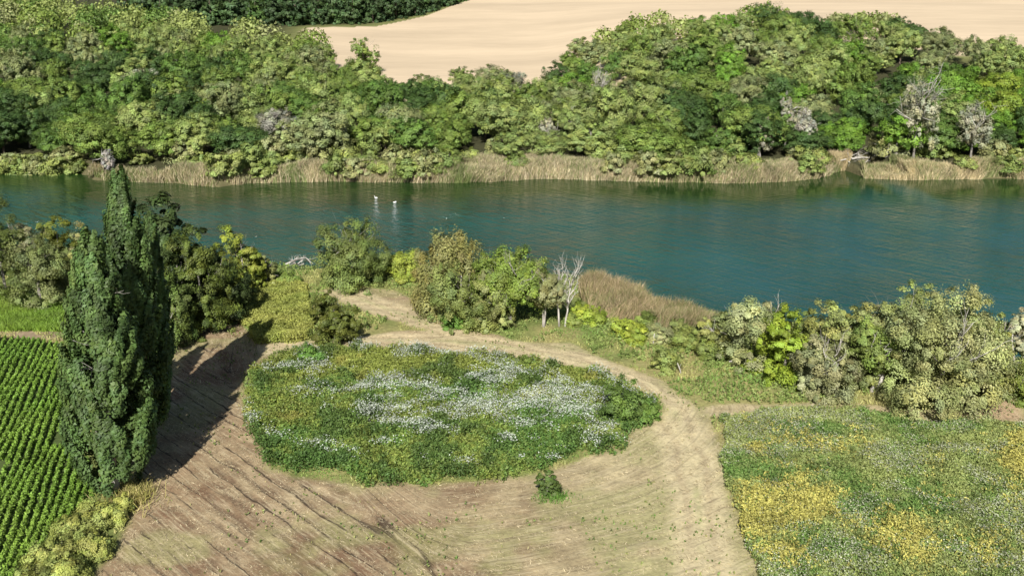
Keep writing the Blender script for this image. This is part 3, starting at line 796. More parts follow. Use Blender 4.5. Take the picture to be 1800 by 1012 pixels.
reed_bed("reeds", far_poly([(154, 318), (200, 322), (300, 324), (385, 332), (440, 325), (600, 322), (760, 325), (860, 323), (960, 317), (1100, 322), (1300, 326), (1350, 324), (1440, 317), (1474, 306), (1482, 296), (1480, 282), (1440, 280), (1360, 290), (1200, 296), (1050, 286), (900, 280), (800, 292), (650, 298), (500, 298), (380, 302), (240, 305), (156, 308)],), 2.1, "long tawny reed bed along the far waterline, west of the cove", RT, 1, 90000, (0.35, 0), 0.06)
reed_bed("reeds", far_poly([(1514, 308), (1522, 317), (1600, 320), (1700, 318), (1800, 317), (1900, 316), (1900, 290), (1750, 292), (1640, 294), (1540, 298)],), 2.1, "shorter golden reed bed along the far waterline, east of the cove", [(0.18, 0.20, 0.08), (0.33, 0.28, 0.165), (0.43, 0.36, 0.22), (0.46, 0.375, 0.23)], 2, 26000, (0.1, 0), 0.06)
reed_bed("reeds", gpoly([(1015, 520), (1040, 505), (1110, 530), (1180, 552), (1258, 572), (1262, 590), (1200, 600), (1130, 585), (1060, 562), (1025, 548)], -0.6), 2.4, "reddish brown reed bed at the near shore between trees and river", [(0.15, 0.16, 0.06), (0.30, 0.23, 0.14), (0.22, 0.19, 0.09), (0.36, 0.27, 0.17), (0.17, 0.15, 0.07)], 3, 22000, (0.5, 0.1), 0.035)
reed_bed("reeds", far_poly([(1440, 294), (1470, 280), (1492, 276), (1489, 290), (1470, 300)]), 2.8, "tall golden reed clump on the west point of the cove", [(0.40, 0.33, 0.20), (0.46, 0.36, 0.22)], 4, 3500, (0.3, 0), 0.06)

# ------------------------------------------------------------------ near bank trees
def near_tree(name, px, pbase, ptop, wpx, tone, label, seed, cat="tree", kind="round", clumps=76, per=200, leaf=0.115, droop=0.0, bark=M_GREY, stems=1, dead=0, lean=0.0, zc=0.52, ptx=None, z=0.0, trunk_r=0.24, limbs=7, bareb=0.0, first=0.3, yscale=1.0):
    g = G(px, pbase, z); x, y = g[0], g[1]
    d = project(x, y, z)[2]
    v = (ptop - 506.0) / FPX                      # height from the top pixel above this base
    H = CAM_H - (SP + v * CP) / (CP - v * SP) * y - z
    R = wpx / 2 / FPX * d
    rg = np.random.default_rng(seed)
    r = empty(name, (x, y, z - 0.05))
    cm = crown_mesh("crown", rg, R * (1.02 if kind == "poplar" else 1.12), H * (1 - bareb) * (0.98 if kind == "poplar" else 1.06), H * (1 - bareb) * zc, int(clumps * (1 if kind == "poplar" else 3.0)), per, leaf, kind, droop, None, bareb == 0, 1.7 if cat in ("shrub", "bramble") else 1.0)
    tilt = 0.0
    if ptx is not None:
        tx = (ptx - 900.0) / FPX * project(x, y, z + H)[2]; tilt = math.atan2(tx - x, H)
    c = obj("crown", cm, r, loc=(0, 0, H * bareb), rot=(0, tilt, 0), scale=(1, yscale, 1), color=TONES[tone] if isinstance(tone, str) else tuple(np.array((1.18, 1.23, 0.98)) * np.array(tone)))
    tm = trunk_mesh("trunk", rg, H * (0.86 if kind == "poplar" else 0.74), trunk_r, bark, limbs, R * (0.5 if kind == "poplar" else 0.7), 0, stems, first)
    obj("trunk", tm, r, rot=(0, tilt, 0))
    if dead:
        for k in range(dead):
            mb = MB()
            a = -math.pi / 2 + rg.normal() * 0.9
            b = np.array((rg.normal() * R * 0.3, -R * 0.45, H * (0.35 + 0.40 * rg.random())))
            branch(mb, rg, b, unit(np.array((math.cos(a) * 0.8, math.sin(a) * 0.8, 0.75))[None])[0], R * 0.7, 0.075, 2, 0.15, 0.6, 4)
            obj("dead_branch", mb.data("dead_branch", M_PALE, True), r)
    return tag(r, label, cat)

POP = (0.054, 0.080, 0.028)
def poplar(px, pbase, ptop, ptx, wpx, seed, label, clumps=910, per=75, tone=POP):
    return near_tree("poplar_tree", px, pbase, ptop, wpx, tone, label, seed, "tree", "poplar", clumps, per, 0.17, 0, M_PALE, 1, 0, ptx=ptx, trunk_r=0.30, limbs=22, first=0.05)
poplar(204, 868, 390, 156, 146, 601, "broad front poplar with pale stems at its foot beside the crop rows")
poplar(240, 800, 281, 208, 118, 602, "tallest dark poplar whose tip reaches across the river")
poplar(274, 735, 362, 262, 64, 603, "slimmer dark poplar on the river side of the tallest one", clumps=560, per=75)
poplar(172, 770, 425, 138, 96, 604, "shorter poplar at the crop side of the poplar clump", clumps=560, per=75, tone=(0.085, 0.115, 0.042))

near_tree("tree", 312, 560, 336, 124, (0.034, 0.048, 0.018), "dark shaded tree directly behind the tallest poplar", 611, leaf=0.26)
near_tree("tree", 358, 582, 388, 116, (0.09, 0.105, 0.026), "olive round topped tree overhanging the shaded corner of the track", 612, clumps=80, droop=0.2)
near_tree("tree", 300, 610, 440, 90, (0.08, 0.10, 0.03), "low drooping green tree tucked behind the poplar trunks", 613, clumps=50, droop=0.4)
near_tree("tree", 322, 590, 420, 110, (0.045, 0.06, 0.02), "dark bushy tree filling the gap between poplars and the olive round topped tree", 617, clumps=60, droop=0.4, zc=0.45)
near_tree("tree", 430, 515, 388, 76, (0.17, 0.18, 0.036), "yellow green tree at the water end of the poplar shade", 614, zc=0.46)
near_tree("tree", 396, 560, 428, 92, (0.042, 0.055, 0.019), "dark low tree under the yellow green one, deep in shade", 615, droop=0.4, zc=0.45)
near_tree("tree", 470, 505, 440, 50, (0.16, 0.16, 0.07), "small pale olive tree beside the driftwood on the shore", 616, clumps=30, zc=0.45)
near_tree("tree", 12, 522, 352, 88, (0.065, 0.08, 0.024), "dark green tree at the photo edge behind the bright grass", 621, clumps=60)
near_tree("tree", 66, 512, 362, 70, (0.20, 0.19, 0.12), "pale ash coloured tree between two darker ones by the crop field", 622, clumps=44, dead=2)
near_tree("tree", 72, 532, 398, 112, (0.125, 0.135, 0.06), "grey olive bushy tree in front of the ash coloured one", 623, clumps=70, droop=0.2)
near_tree("tree", 112, 508, 376, 72, (0.10, 0.10, 0.022), "brownish olive tree next to the poplar clump, river side", 624, clumps=48)
near_tree("tree", 158, 500, 388, 64, (0.22, 0.21, 0.10), "pale yellowish tree peeping out behind the front poplar", 625, clumps=40)
near_tree("tree", 622, 500, 378, 128, (0.13, 0.15, 0.052), "rounded grey green tree alone on the shore point", 631, clumps=84, droop=0.25, zc=0.48, dead=1)
near_tree("shrub", 712, 492, 432, 62, (0.20, 0.215, 0.045), "yellow green shrub between the lone shore tree and the brown willow", 632, "shrub", clumps=34, zc=0.45)
near_tree("willow_tree", 800, 545, 408, 140, (0.20, 0.175, 0.075), "brown tinged willow with hanging sprays at the middle shore", 633, clumps=100, per=200, droop=0.7, zc=0.5, leaf=0.14)
near_tree("tree", 812, 572, 452, 116, (0.15, 0.165, 0.06), "olive tree in front of the brown willow, foliage to the ground", 634, clumps=70, droop=0.45, zc=0.48)
near_tree("tree", 900, 572, 436, 132, (0.145, 0.18, 0.042), "green tree with bright yellow green top and several pale stems", 635, clumps=78, droop=0.3, bark=M_PALE, stems=4, dead=2, bareb=0.12, first=0.4, trunk_r=0.15)
near_tree("tree", 868, 578, 470, 70, (0.17, 0.175, 0.075), "narrow grey olive tree in the middle of the shore grove", 636, clumps=44, droop=0.4, dead=2, bark=M_PALE, stems=2)
near_tree("tree", 955, 576, 462, 76, (0.18, 0.17, 0.095), "grey tree with bare lower trunk beside the white dead tree", 637, clumps=48, droop=0.3, bark=M_GREY, stems=2, bareb=0.15, dead=1, trunk_r=0.13)
bare_tree("dead_tree", 988, 574, 472, 438, "bleached white leafless tree at the east end of the shore grove", M_PALE, 0.0, 0.5, 0.2, 2)
near_tree("bush", 590, 600, 514, 86, (0.082, 0.088, 0.022), "round dark olive bush beside the upper track fork", 641, "bush", clumps=70, per=190, leaf=0.11, zc=0.48)
near_tree("bush", 962, 868, 826, 38, (0.062, 0.085, 0.026), "small upright dark bush alone on the mown ground", 642, "bush", clumps=40, per=110, leaf=0.08, zc=0.5, trunk_r=0.05, limbs=4)

# right hand grove
near_tree("tree", 1248, 615, 552, 66, (0.19, 0.19, 0.065), "small olive tree just east of the brown reeds", 651, clumps=36, dead=1)
near_tree("tree", 1330, 640, 524, 124, (0.235, 0.23, 0.13), "pale grey green tree with twiggy top at the start of the east grove", 652, clumps=74, dead=3, bark=M_PALE, droop=0.15)
near_tree("tree", 1378, 668, 545, 94, (0.17, 0.205, 0.03), "bright yellow green tree in front of the pale twiggy one", 653, clumps=66, per=200, droop=0.2)
near_tree("tree", 1332, 650, 604, 50, (0.17, 0.195, 0.035), "low yellow green tree at the foot of the bright one", 654, clumps=30)
near_tree("tree", 1468, 650, 518, 108, (0.23, 0.225, 0.09), "pale yellowish tree behind the dead branched trees of the grove", 655, clumps=66)
near_tree("tree", 1450, 690, 580, 112, (0.185, 0.175, 0.105), "grey tree full of bleached dead branches in the grove", 656, clumps=66, dead=4, bark=M_PALE, droop=0.2)
near_tree("tree", 1535, 690, 560, 92, (0.125, 0.15, 0.045), "darker green tree with thin white trunks in the grove", 657, clumps=54, dead=4, bark=M_PALE, stems=3, bareb=0.1, droop=0.2)
near_tree("tree", 1562, 660, 508, 130, (0.22, 0.215, 0.095), "tall pale olive tree at the river side of the grove", 658, clumps=80, dead=1)
near_tree("tree", 1648, 718, 520, 186, (0.215, 0.21, 0.105), "largest pale olive tree of the east grove, foliage down to the track", 659, clumps=190, per=200, dead=3, droop=0.25, trunk_r=0.35)
near_tree("tree", 1728, 680, 530, 112, (0.215, 0.215, 0.075), "yellowish olive tree between the largest tree and the photo edge", 660, clumps=70, dead=1)
near_tree("tree", 1786, 690, 538, 64, (0.25, 0.225, 0.165), "greyish half dead tree with leaning pale trunks at the photo edge", 661, clumps=34, dead=3, bark=M_PALE, stems=3, bareb=0.3)
near_tree("shrub", 1800, 705, 640, 60, (0.12, 0.14, 0.035), "green shrub beside the sandy patch at the photo edge", 662, "shrub", clumps=30)
near_tree("tree", 1840, 690, 540, 110, (0.2, 0.2, 0.08), "olive tree cut off by the photo edge behind the green shrub", 663, clumps=60)

near_tree("tree", 1504, 672, 536, 118, (0.19, 0.195, 0.085), "grey olive tree filling the gap behind the white trunked one", 671, clumps=60)
near_tree("tree", 1612, 668, 507, 120, (0.205, 0.215, 0.085), "tall olive crown behind the largest tree, river side", 672, clumps=70)
near_tree("tree", 1692, 672, 516, 110, (0.21, 0.205, 0.105), "pale grey olive crown between the largest and the yellowish tree", 673, clumps=66)
near_tree("tree", 1420, 640, 552, 70, (0.16, 0.18, 0.06), "small olive tree between bright green and grey dead branched tree", 674, clumps=44)
near_tree("tree", 1288, 618, 546, 74, (0.195, 0.20, 0.095), "grey green tree linking the small olive tree to the grove", 675, clumps=46)
# small shrubs along the near shore
SB = [("green shrub growing inside the middle of the brown reeds", 1142, 578, 546, 38, (0.13, 0.155, 0.045)), ("olive shrub inside the east part of the brown reeds", 1196, 592, 560, 40, (0.14, 0.15, 0.055)), ("low green shrub at the tail of the brown reeds", 1226, 602, 574, 36, (0.12, 0.15, 0.04)), ("bright yellow green rounded shrub beside the white dead tree", 1022, 566, 532, 34, (0.21, 0.235, 0.04)), ("larger round shrub hugging the foot of the brown reeds", 1046, 568, 540, 42, (0.19, 0.225, 0.04)), ("low green shrub below the white dead tree", 1008, 572, 550, 26, (0.15, 0.17, 0.045)), ("two topped lime shrub halfway along the brown reeds", 1096, 588, 550, 40, (0.22, 0.24, 0.045)), ("round lime shrub in front of the two topped one", 1112, 600, 562, 44, (0.215, 0.24, 0.045)), ("small lime shrub nearest the track below the brown reeds", 1118, 606, 586, 24, (0.2, 0.22, 0.04)), ("greyish twiggy shrub at the east end of the brown reeds", 1158, 600, 566, 44, (0.21, 0.2, 0.11)), ("olive shrub between the twiggy shrub and the grove", 1205, 612, 576, 48, (0.16, 0.175, 0.055)), ("upright pale shrub beside the leaning white stake", 1168, 650, 602, 48, (0.19, 0.205, 0.075)), ("low olive shrub under the small olive tree", 1245, 628, 596, 44, (0.13, 0.145, 0.045)), ("grey leafed shrub at the edge of the east grove", 1290, 620, 580, 50, (0.2, 0.195, 0.1)), ("dark green shrub at the east tip of the weed island", 1096, 742, 672, 84, (0.075, 0.11, 0.03)), ("lower green shrub beside the island tip shrub", 1128, 738, 690, 52, (0.10, 0.15, 0.04)), ("dark green weed bush on the island's west edge", 548, 640, 606, 44, (0.085, 0.14, 0.035)), ("dark green shrub hidden at the willow's foot", 796, 575, 545, 40, (0.09, 0.15, 0.035)), ("thicket shrub on the shore grass below the poplar shade", 505, 500, 478, 46, (0.13, 0.17, 0.045))]
for j, (lb, px, pb, pt, w, tn) in enumerate(SB):
    near_tree("shrub", px, pb, pt, w, tn, lb, 700 + j, "shrub", clumps=30, per=150, leaf=0.10, zc=0.45, trunk_r=0.05, limbs=5, stems=3, first=0.1, bark=M_BARK)
# yellow green shrubs along the crop edge
EB = [(70, 1005, 962, 64), (105, 985, 938, 67), (135, 950, 904, 67), (165, 925, 880, 62), (120, 1020, 973, 64), (165, 975, 936, 56), (195, 918, 882, 48), (60, 1040, 1001, 72), (215, 900, 870, 35)]
for j, (px, pb, pt, w) in enumerate(EB):
    lb = ["pale lime bramble at the frame bottom against the crop", "second lime bramble up the crop edge", "middle lime bramble of the crop edge hedge", "upper lime bramble of the crop edge hedge", "lime bramble on the bare ground side at the frame bottom", "straw tinged bramble beside the mown ground", "bramble just below the front poplar's foot", "bramble cut off by the photo's lower edge", "small yellow bramble against the front poplar's stems"][j]
    near_tree("bramble", px, pb, pt, w, np.array((0.235, 0.235, 0.08)) * (0.8 + 0.3 * mr_.random()), lb, 740 + j, "bramble", clumps=44, per=180, leaf=0.085, zc=0.42, trunk_r=0.04, limbs=5, stems=4, first=0.1, bark=M_BARK)["group"] = "brambles along the crop edge"

# ------------------------------------------------------------------ weeds, crops and grass
def scatter_poly(poly, n, rg, warp=1.5):
    xs = [p[0] for p in poly]; ys = [p[1] for p in poly]
    X = rg.uniform(min(xs), max(xs), n); Y = rg.uniform(min(ys), max(ys), n)
    w = (fbm(X, Y, 3.5, 3, 3) - 0.5) * 2 * warp
    ok = sdist(poly, X, Y) + w > 0
    return X[ok], Y[ok]
def weed_plants(X, Y, H, colr, rg, per, size, up=0.35):
    """each plant a small mound of leaf sprays"""
    m = len(X); n = m * per
    i = np.repeat(np.arange(m), per)
    f = rg.random(n) ** 0.7
    rad = 0.35 * H[i] * (1.15 - f * 0.6)
    a = rg.random(n) * 6.283
    P = np.stack([X[i] + np.cos(a) * rad * rg.random(n) ** 0.5, Y[i] + np.sin(a) * rad * rg.random(n) ** 0.5, f * H[i] + 0.03], 1)
    P[:, 2] += height(P[:, 0], P[:, 1])
    N = rg.normal(size=(n, 3)) * 0.8 + np.array((0, -0.15, up)) + np.stack([np.cos(a), np.sin(a), 0 * a], 1) * 0.4
    V, F = leaves(P, N, size * (0.6 + 0.8 * rg.random(n)), rg, 0.45)
    c = colr[i] * (0.72 + 0.56 * rg.random((n, 1)))
    return V, np.repeat(c, 4, 0)
def stuff_leaves(name, parts, label, cat, mat=None):
    V = np.concatenate([p[0] for p in parts]); C = np.concatenate([p[1] for p in parts])
    return tag(obj(name, mesh_data(name, V, np.arange(len(V)).reshape(-1, 4), mat or M_GREEN, C)), label, cat, kind="stuff")
def mixcol(a, b, t): return np.array(a) * (1 - t[:, None]) + np.array(b) * t[:, None]
wr = np.random.default_rng(31)
# island of weeds with white flower heads
X, Y = scatter_poly(ISLAND, 30000, wr, 2.2)
sd_ = sdist(ISLAND, X, Y); ok = wr.random(len(X)) < 0.25 + 0.75 * smooth(-1.2, 2.0, sd_); X, Y = X[ok], Y[ok]
px, py, _ = project(X, Y, 0 * X)
hv = 0.25 + 1.5 * fbm(X, Y, 2.4, 1, 4) ** 1.3 + 0.25 * wr.random(len(X)); band = smooth(690, 660, py + (fbm(X, Y, 6, 2, 3) - 0.5) * 60) * 0.8
olive = mixcol((0.085, 0.160, 0.036), (0.175, 0.205, 0.044), np.clip(band * 0.8 + smooth(0.30, 0.75, fbm(X, Y, 5, 4, 4)) * 0.8 + wr.normal(size=len(X)) * 0.22, 0, 1))
dk = smooth(0.56, 0.66, fbm(X, Y, 3.2, 2, 4)); olive = olive * (1 - 0.75 * dk[:, None]) + np.array((0.05, 0.095, 0.024)) * 0.75 * dk[:, None]; hv = hv + 0.5 * dk
yel = 0.45 * smooth(0.70, 0.76, fbm(X, Y, 5, 0, 3)); olive = olive * (1 - yel[:, None]) + np.array((0.32, 0.29, 0.075)) * yel[:, None]
parts = [weed_plants(X, Y, hv * 0.8, olive, wr, 13, 0.13)]
wn_ = 0.55 * fbm(X * 0.6 + Y * 0.2, Y, 2.0, 5, 4) + 0.45 * fbm(X * 0.7, Y, 7, 1, 2) + 0.10 * smooth(760, 700, np.abs(py - 710) + 690) - 0.10 * smooth(770, 830, py) - 0.08 * smooth(1040, 1120, px)
fl = wr.random(len(X)) < 0.6 * smooth(0.50, 0.63, wn_ + 0.06 * (fbm(X * 0.5, Y, 1.4, 0, 2) - 0.5) * 4)
fx, fy_, fh = X[fl], Y[fl], hv[fl]
def flower_heads(x, y, h, rg, per, size, c):
    n = len(x) * per; i = np.repeat(np.arange(len(x)), per)
    P = np.stack([x[i] + rg.normal(size=n) * 0.28, y[i] + rg.normal(size=n) * 0.28, h[i] * (0.85 + 0.4 * rg.random(n))], 1)
    P[:, 2] += height(P[:, 0], P[:, 1])
    V, F = leaves(P, rg.normal(size=(n, 3)) * 0.35 + np.array((0, -0.1, 1)), size * (0.5 + rg.random(n)), rg, 0.7)
    return V, np.repeat(np.array(c) * (0.75 + 0.35 * rg.random((n, 1))), 4, 0)
stuff_leaves("weeds", parts, "tangled green and olive weeds of the island inside the curving track", "weeds")
stuff_leaves("wildflowers", [flower_heads(fx, fy_, hv[fl] * 0.8 * 1.02, wr, 8, 0.066, (0.42, 0.45, 0.39))], "drifts of white flower heads across the weed island", "flowers")
# right meadow
X, Y = scatter_poly(MEADOW, 44000, wr, 1.8)
px, py, _ = project(X, Y, 0 * X)
hv = 0.4 + 0.9 * fbm(X, Y, 3.0, 1, 4)
gcol = mixcol((0.095, 0.165, 0.038), (0.225, 0.255, 0.085), np.clip(smooth(0.22, 0.70, fbm(X, Y, 3, 2, 4)) + wr.normal(size=len(X)) * 0.25, 0, 1))
def blob(cx, cy, rx, ry): return np.exp(-(((px - cx) / rx) ** 2 + ((py - cy) / ry) ** 2))
yl = blob(1390, 900, 80, 40) * 1.7 + blob(1320, 925, 40, 60) + blob(1595, 955, 90, 45) * 1.1 + blob(1790, 820, 35, 60) * 1.2 + blob(1435, 790, 60, 20) * 0.7 + blob(1330, 795, 30, 16) + blob(1385, 980, 40, 25) + blob(1750, 975, 40, 40) * 0.7
ylm = (yl * 0.9 + (fbm(X, Y, 2.6, 4, 4) - 0.5) * 1.1 + wr.normal(size=len(X)) * 0.25) > 0.66
ylm &= wr.random(len(X)) < 0.8
gcol[ylm] = np.array((0.34, 0.315, 0.085)) * (0.8 + 0.4 * wr.random((ylm.sum(), 1)))
hv = hv + ylm * 0.25
stuff_leaves("weeds", [weed_plants(X, Y, hv * 0.85, gcol, wr, 12, 0.105)], "grey green and yellow weeds of the meadow beside the pale track", "weeds")
fl = ((fbm(X, Y, 2.6, 5, 4) + 0.05 * smooth(800, 760, py)) > 0.50) & ~ylm & (wr.random(len(X)) < 0.5)
stuff_leaves("wildflowers", [flower_heads(X[fl], Y[fl], hv[fl] * 0.85, wr, 3, 0.058, (0.34, 0.35, 0.245))], "small whitish flower heads sprinkled over the corner meadow", "flowers")
# bramble thicket
X, Y = scatter_poly(BRAMBLE, 9000, wr, 0.8)
hv = 0.5 + 0.9 * fbm(X, Y, 3.0, 1, 3)
stuff_leaves("undergrowth", [weed_plants(X, Y, hv, mixcol((0.16, 0.20, 0.04), (0.27, 0.27, 0.07), fbm(X, Y, 3, 3, 3)), wr, 12, 0.14)], "yellowish knee high thicket between the shade and the round olive bush", "thicket")
# crop rows
c0 = G(144, 790)[:2]; c1 = G(112, 870)[:2]; cd = (c1 - c0) / np.linalg.norm(c1 - c0); cn = np.array((-cd[1], cd[0]))
cx = np.array(CROP)[:, 0]; cy = np.array(CROP)[:, 1]
cc_ = np.array((cx.mean(), cy.mean()))
Xr, Yr = [], []
for s in np.arange(-45, 45, 0.68):
    t = np.arange(-70, 70, 0.19) + wr.random() * 0.19
    w = s + 0.12 * np.sin(t * 0.35 + s) + 1.2 * np.sin(t * 0.03)
    Xr.append(cc_[0] + cd[0] * t + cn[0] * w); Yr.append(cc_[1] + cd[1] * t + cn[1] * w)
X = np.concatenate(Xr); Y = np.concatenate(Yr)
X = X + wr.normal(size=len(X)) * 0.06; Y = Y + wr.normal(size=len(X)) * 0.06
gapn = fbm(X, Y, 5, 0, 3)
pxx, pyy, _ = project(X, Y, 0 * X)
keep = inside(CROP, X, Y) & (Y > 60) & (pxx > -60) & (pyy < 1060) & (gapn < 0.84) & (np.hypot((pxx - 115) / 26, (pyy - 775) / 14) > 1)
X, Y = X[keep], Y[keep]
hv = 0.36 + 0.34 * fbm(X, Y, 6, 2, 3) + 0.08 * wr.random(len(X))
stuff_leaves("crop_rows", [weed_plants(X, Y, hv, mixcol((0.12, 0.225, 0.032), (0.21, 0.295, 0.05), fbm(X, Y, 9, 3, 3)), wr, 20, 0.115, 0.7)], "straight rows of leafy green crop left of the poplars", "crop")
# grasses
def grass(name, X, Y, h, c, width, label, rg):
    m = len(X); Z = height(X, Y) - 0.02
    T = np.stack([rg.normal(size=m) * 0.45 * h, rg.normal(size=m) * 0.45 * h, h], 1)
    V, F = blades(np.stack([X, Y, Z], 1), T, width, rg, 0.2)
    tag(obj(name, mesh_data(name, V, F, M_GREEN, np.repeat(c * (0.7 + 0.6 * rg.random((m, 1))), 5, 0))), label, "grass", kind="stuff")
X, Y = scatter_poly(LEFT_GRASS, 42000, wr, 0.8)
grass("grass", X, Y, 0.35 + 0.5 * wr.random(len(X)), mixcol((0.11, 0.20, 0.025), (0.19, 0.25, 0.04), fbm(X, Y, 4, 1, 3)), 0.05, "bright lush grass between the crop field and the far left trees", wr)
# rank grass over the rest of the near bank, thinner on the track
N_ = 300000
X = wr.uniform(-72, 78, N_); Y = wr.uniform(66, 150, N_)
ok = (Y < near_y(X) - 1.0) & (np.abs(X) < Y * 0.49 + 4)
X, Y = X[ok], Y[ok]
b = bare_mask(X, Y)
ok = (wr.random(len(X)) > 0.985 * b) & ~inside(CROP, X, Y) & ~inside(LEFT_GRASS, X, Y) & ~inside(MEADOW, X, Y) & ~((fbm(X, Y, 3.5, 2, 3) < 0.40) & (sdist(ISLAND, X, Y) < -1))
ok &= sdist(SAND, X, Y) < 0.5
X, Y = X[ok], Y[ok]; b = b[ok]
gn = fbm(X, Y, 5, 1, 4)
gc = mixcol((0.12, 0.20, 0.042), (0.30, 0.29, 0.11), smooth(0.30, 0.60, gn))
gc[b > 0.5] = mixcol((0.17, 0.2, 0.055), (0.36, 0.31, 0.15), wr.random((b > 0.5).sum()))
hv = (0.18 + 0.5 * fbm(X, Y, 3, 4, 3) * wr.random(len(X))) * np.where(b > 0.5, 0.5, 1.0)
grass("grass", X, Y, hv, gc, 0.045, "rough mixed grass of the near bank around track and trees", wr)
# leafy low weeds in the same places
X = wr.uniform(-40, 78, 26000); Y = wr.uniform(95, 150, 26000)
ok = (Y < near_y(X) - 2) & (bare_mask(X, Y) < 0.3) & ~inside(ISLAND, X, Y) & ~inside(MEADOW, X, Y) & ~inside(CROP, X, Y) & (fbm(X, Y, 4, 0, 4) > 0.5) & (np.abs(X) < Y * 0.49 + 4) & (sdist(SAND, X, Y) < 0.5)
X, Y = X[ok], Y[ok]
stuff_leaves("undergrowth", [weed_plants(X, Y, 0.25 + 0.5 * wr.random(len(X)), mixcol((0.11, 0.20, 0.04), (0.27, 0.29, 0.10), fbm(X, Y, 3, 2, 3)), wr, 9, 0.13)], "leafy low weeds along the verges of the upper track", "weeds")
# young regrowth dotted over the mown ground
X = wr.uniform(-40, 60, 9000); Y = wr.uniform(67, 140, 9000)
ok = (bare_mask(X, Y) > 0.7) & (np.abs(X) < Y * 0.49 + 3) & (fbm(X, Y, 5, 4, 4) + wr.normal(size=len(X)) * 0.05 > 0.60)
X, Y = X[ok], Y[ok]
stuff_leaves("weeds", [weed_plants(X, Y, 0.10 + 0.28 * wr.random(len(X)) ** 2, mixcol((0.10, 0.17, 0.04), (0.24, 0.24, 0.09), wr.random(len(X))), wr, 8, 0.09)], "small green regrowth dotted over the mown ground", "weeds")
# straw litter on the mown ground
N_ = 420000
X = wr.uniform(-42, 62, N_); Y = wr.uniform(66, 140, N_)
b = bare_mask(X, Y); ok = (b > 0.6) & (np.abs(X) < Y * 0.49 + 3)
X, Y = X[ok], Y[ok]
lcx, ddx, kx = swath(X, Y)
den = np.sin(2 * math.pi * (lcx / 2.3)) * (1 - kx) + np.sin(2 * math.pi * ddx / 1.9) * kx
ok = wr.random(len(X)) < 0.45 + 0.4 * den + 0.5 * (fbm(X, Y, 4, 1, 3) - 0.4)
X, Y = X[ok], Y[ok]; n = len(X)
gradx = sw_dir[0] + wr.normal(size=n) * 0.7; grady = sw_dir[1] + wr.normal(size=n) * 0.7
iy = np.clip(np.searchsorted(gy, Y), 1, nyv - 1); ix = np.clip(np.searchsorted(gx, X), 1, nxv - 1)
Zs = np.maximum.reduce([ZZ[ix, iy], ZZ[ix - 1, iy], ZZ[ix, iy - 1], ZZ[ix - 1, iy - 1]]) + 0.015
V, F = leaves(np.stack([X, Y, Zs], 1), np.stack([wr.normal(size=n) * 0.25, wr.normal(size=n) * 0.25, np.ones(n)], 1), 0.08 + 0.30 * wr.random(n) ** 2, wr, 0.075, np.stack([gradx, grady, 0 * gradx], 1))
c = mixcol((0.19, 0.145, 0.09), (0.55, 0.47, 0.31), wr.random(n)) * (0.7 + 0.5 * wr.random((n, 1)))
tag(obj("straw", mesh_data("straw", V, F, M_REED, np.repeat(c, 4, 0))), "loose cut straw strewn over the mown ground and track", "straw", kind="stuff")
# tuft at the small bush
g = G(972, 874); n = 500
X = g[0] + wr.normal(size=n) * 0.75; Y = g[1] + wr.normal(size=n) * 0.5
grass("grass", X, Y, 0.2 + 0.4 * wr.random(n), np.broadcast_to(np.array((0.10, 0.19, 0.035)), (n, 3)), 0.03, "small tuft of fresh green grass at the lone dark bush", wr)

# ------------------------------------------------------------------ swans, driftwood, stakes
M_WHITE = plain_material("white_feathers", (0.72, 0.72, 0.69), 0.7)
M_ORANGE = plain_material("orange_beak", (0.55, 0.2, 0.04), 0.5)
def swan(px, py, rz, label, tucked):
    x, y, _ = G(px, py, WATER_Z)
    r = empty("swan", (x, y, WATER_Z - 0.05), rz, (0.55, 0.55, 0.55))
    mb = MB()
    spine = [(-0.62, 0, 0.30), (-0.5, 0, 0.22), (-0.25, 0, 0.16), (0.1, 0, 0.15), (0.38, 0, 0.2), (0.5, 0, 0.34), (0.52, 0, 0.5), (0.46, 0, 0.66), (0.5, 0, 0.78), (0.6, 0, 0.80), (0.68, 0, 0.77)]
    if tucked:
        spine = spine[:5] + [(0.46, 0, 0.32), (0.42, 0, 0.46), (0.30, 0, 0.52), (0.2, 0, 0.5), (0.1, 0, 0.44), (0.03, 0, 0.40)]
    rad = [0.05, 0.14, 0.24, 0.26, 0.17, 0.09, 0.06, 0.055, 0.065, 0.075, 0.04]
    mb.tube(spine, rad, 10)
    obj("body", mb.data("body", M_WHITE, True), r)
    bk = MB(); e = np.array(spine[-1]); d = e - np.array(spine[-2])
    bk.tube([e, e + d * 0.8, e + d * 1.5], [0.035, 0.025, 0.01], 6)
    obj("beak", bk.data("beak", M_ORANGE, True), r)
    return tag(r, label, "swan", "swans on the river")
swan(661, 348, 2.8, "white swan on the ripples nearer the far reeds", False)
swan(694, 356, 0.3, "white swan on the ripples nearer the middle of the river", True)
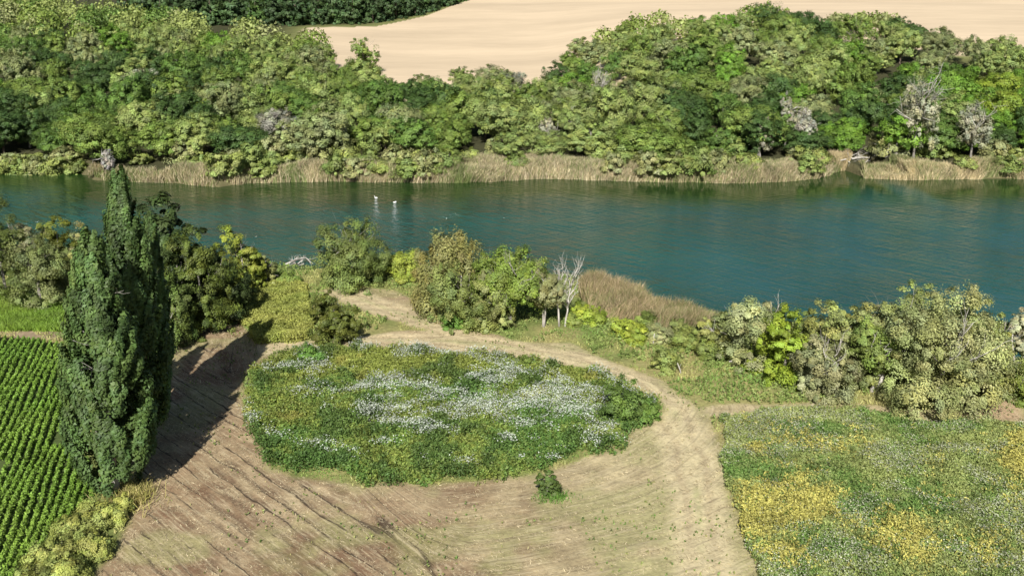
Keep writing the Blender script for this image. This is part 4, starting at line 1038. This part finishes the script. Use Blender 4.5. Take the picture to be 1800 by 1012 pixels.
def driftwood(px, py, z, length, seed, label, rz=0.2, n=4):
    x, y, _ = G(px, py, z)
    if py < 400: x, y, z = far_base(px, py); z += 0.1
    rg = np.random.default_rng(seed); mb = MB()
    p = np.array((-length / 2, 0, 0.15)); branch(mb, rg, p, np.array((1.0, 0.1, 0.02)), length, 0.16, 2, 0.02, 0.7, 6)
    for k in range(n):
        branch(mb, rg, np.array((rg.uniform(-0.4, 0.4) * length, 0, 0.2)), unit(rg.normal(size=(1, 3)) + np.array((0.2, 0, 0.5)))[0], length * 0.35, 0.08, 2, 0.03, 0.8, 5)
    o = obj("driftwood", mb.data("driftwood", M_PALE, True), None, (x, y, z), (0, 0, rz))
    return tag(o, label, "driftwood")
driftwood(520, 466, -1.9, 3.2, 801, "bleached tangle of driftwood in the shallows below the dark trees", 0.15, 6)
driftwood(1492, 283, -1.8, 5.0, 802, "pale driftwood heap on the bank inside the reed cove", 0.5, 7)
driftwood(1528, 279, -1.6, 7.0, 803, "long bleached log lying across the head of the cove", 0.1, 3)
driftwood(1558, 277, -1.4, 5.0, 804, "grey fallen branches behind the east reeds of the cove", -0.2, 4)
driftwood(1302, 634, 0.0, 3.0, 805, "pale fallen branch on the grass below the bright yellow green tree", 0.4, 1)
def stake(px, pb, h, lean, label):
    x, y, _ = G(px, pb); mb = MB(); rg = np.random.default_rng(int(px))
    mb.tube([(0, 0, -0.2), (lean * 0.4, 0.02, h * 0.4), (lean, 0, h)], [0.09, 0.08, 0.05], 7)
    branch(mb, rg, np.array((lean * 0.6, 0, h * 0.6)), np.array((0.5, -0.2, 0.6)), h * 0.4, 0.035, 0, 0.1, 0.5, 4)
    o = obj("stake", mb.data("stake", M_PALE, True), None, (x, y, 0)); return tag(o, label, "stake")
stake(1198, 656, 1.2, -0.5, "leaning white stake beside the upright pale shrub")
stake(1148, 606, 1.4, 0.1, "short weathered stump in the shore grass below the reeds")
# dry stalks at the foot of the front poplar
n = 900; g = G(228, 878)
X = g[0] + wr.normal(size=n) * 0.9; Y = g[1] + wr.normal(size=n) * 1.2
grass("dry_grass", X, Y, 0.6 + 0.9 * wr.random(n), mixcol((0.33, 0.27, 0.12), (0.30, 0.30, 0.08), wr.random(n)), 0.035, "dry yellow stalks at the foot of the front poplar", wr)
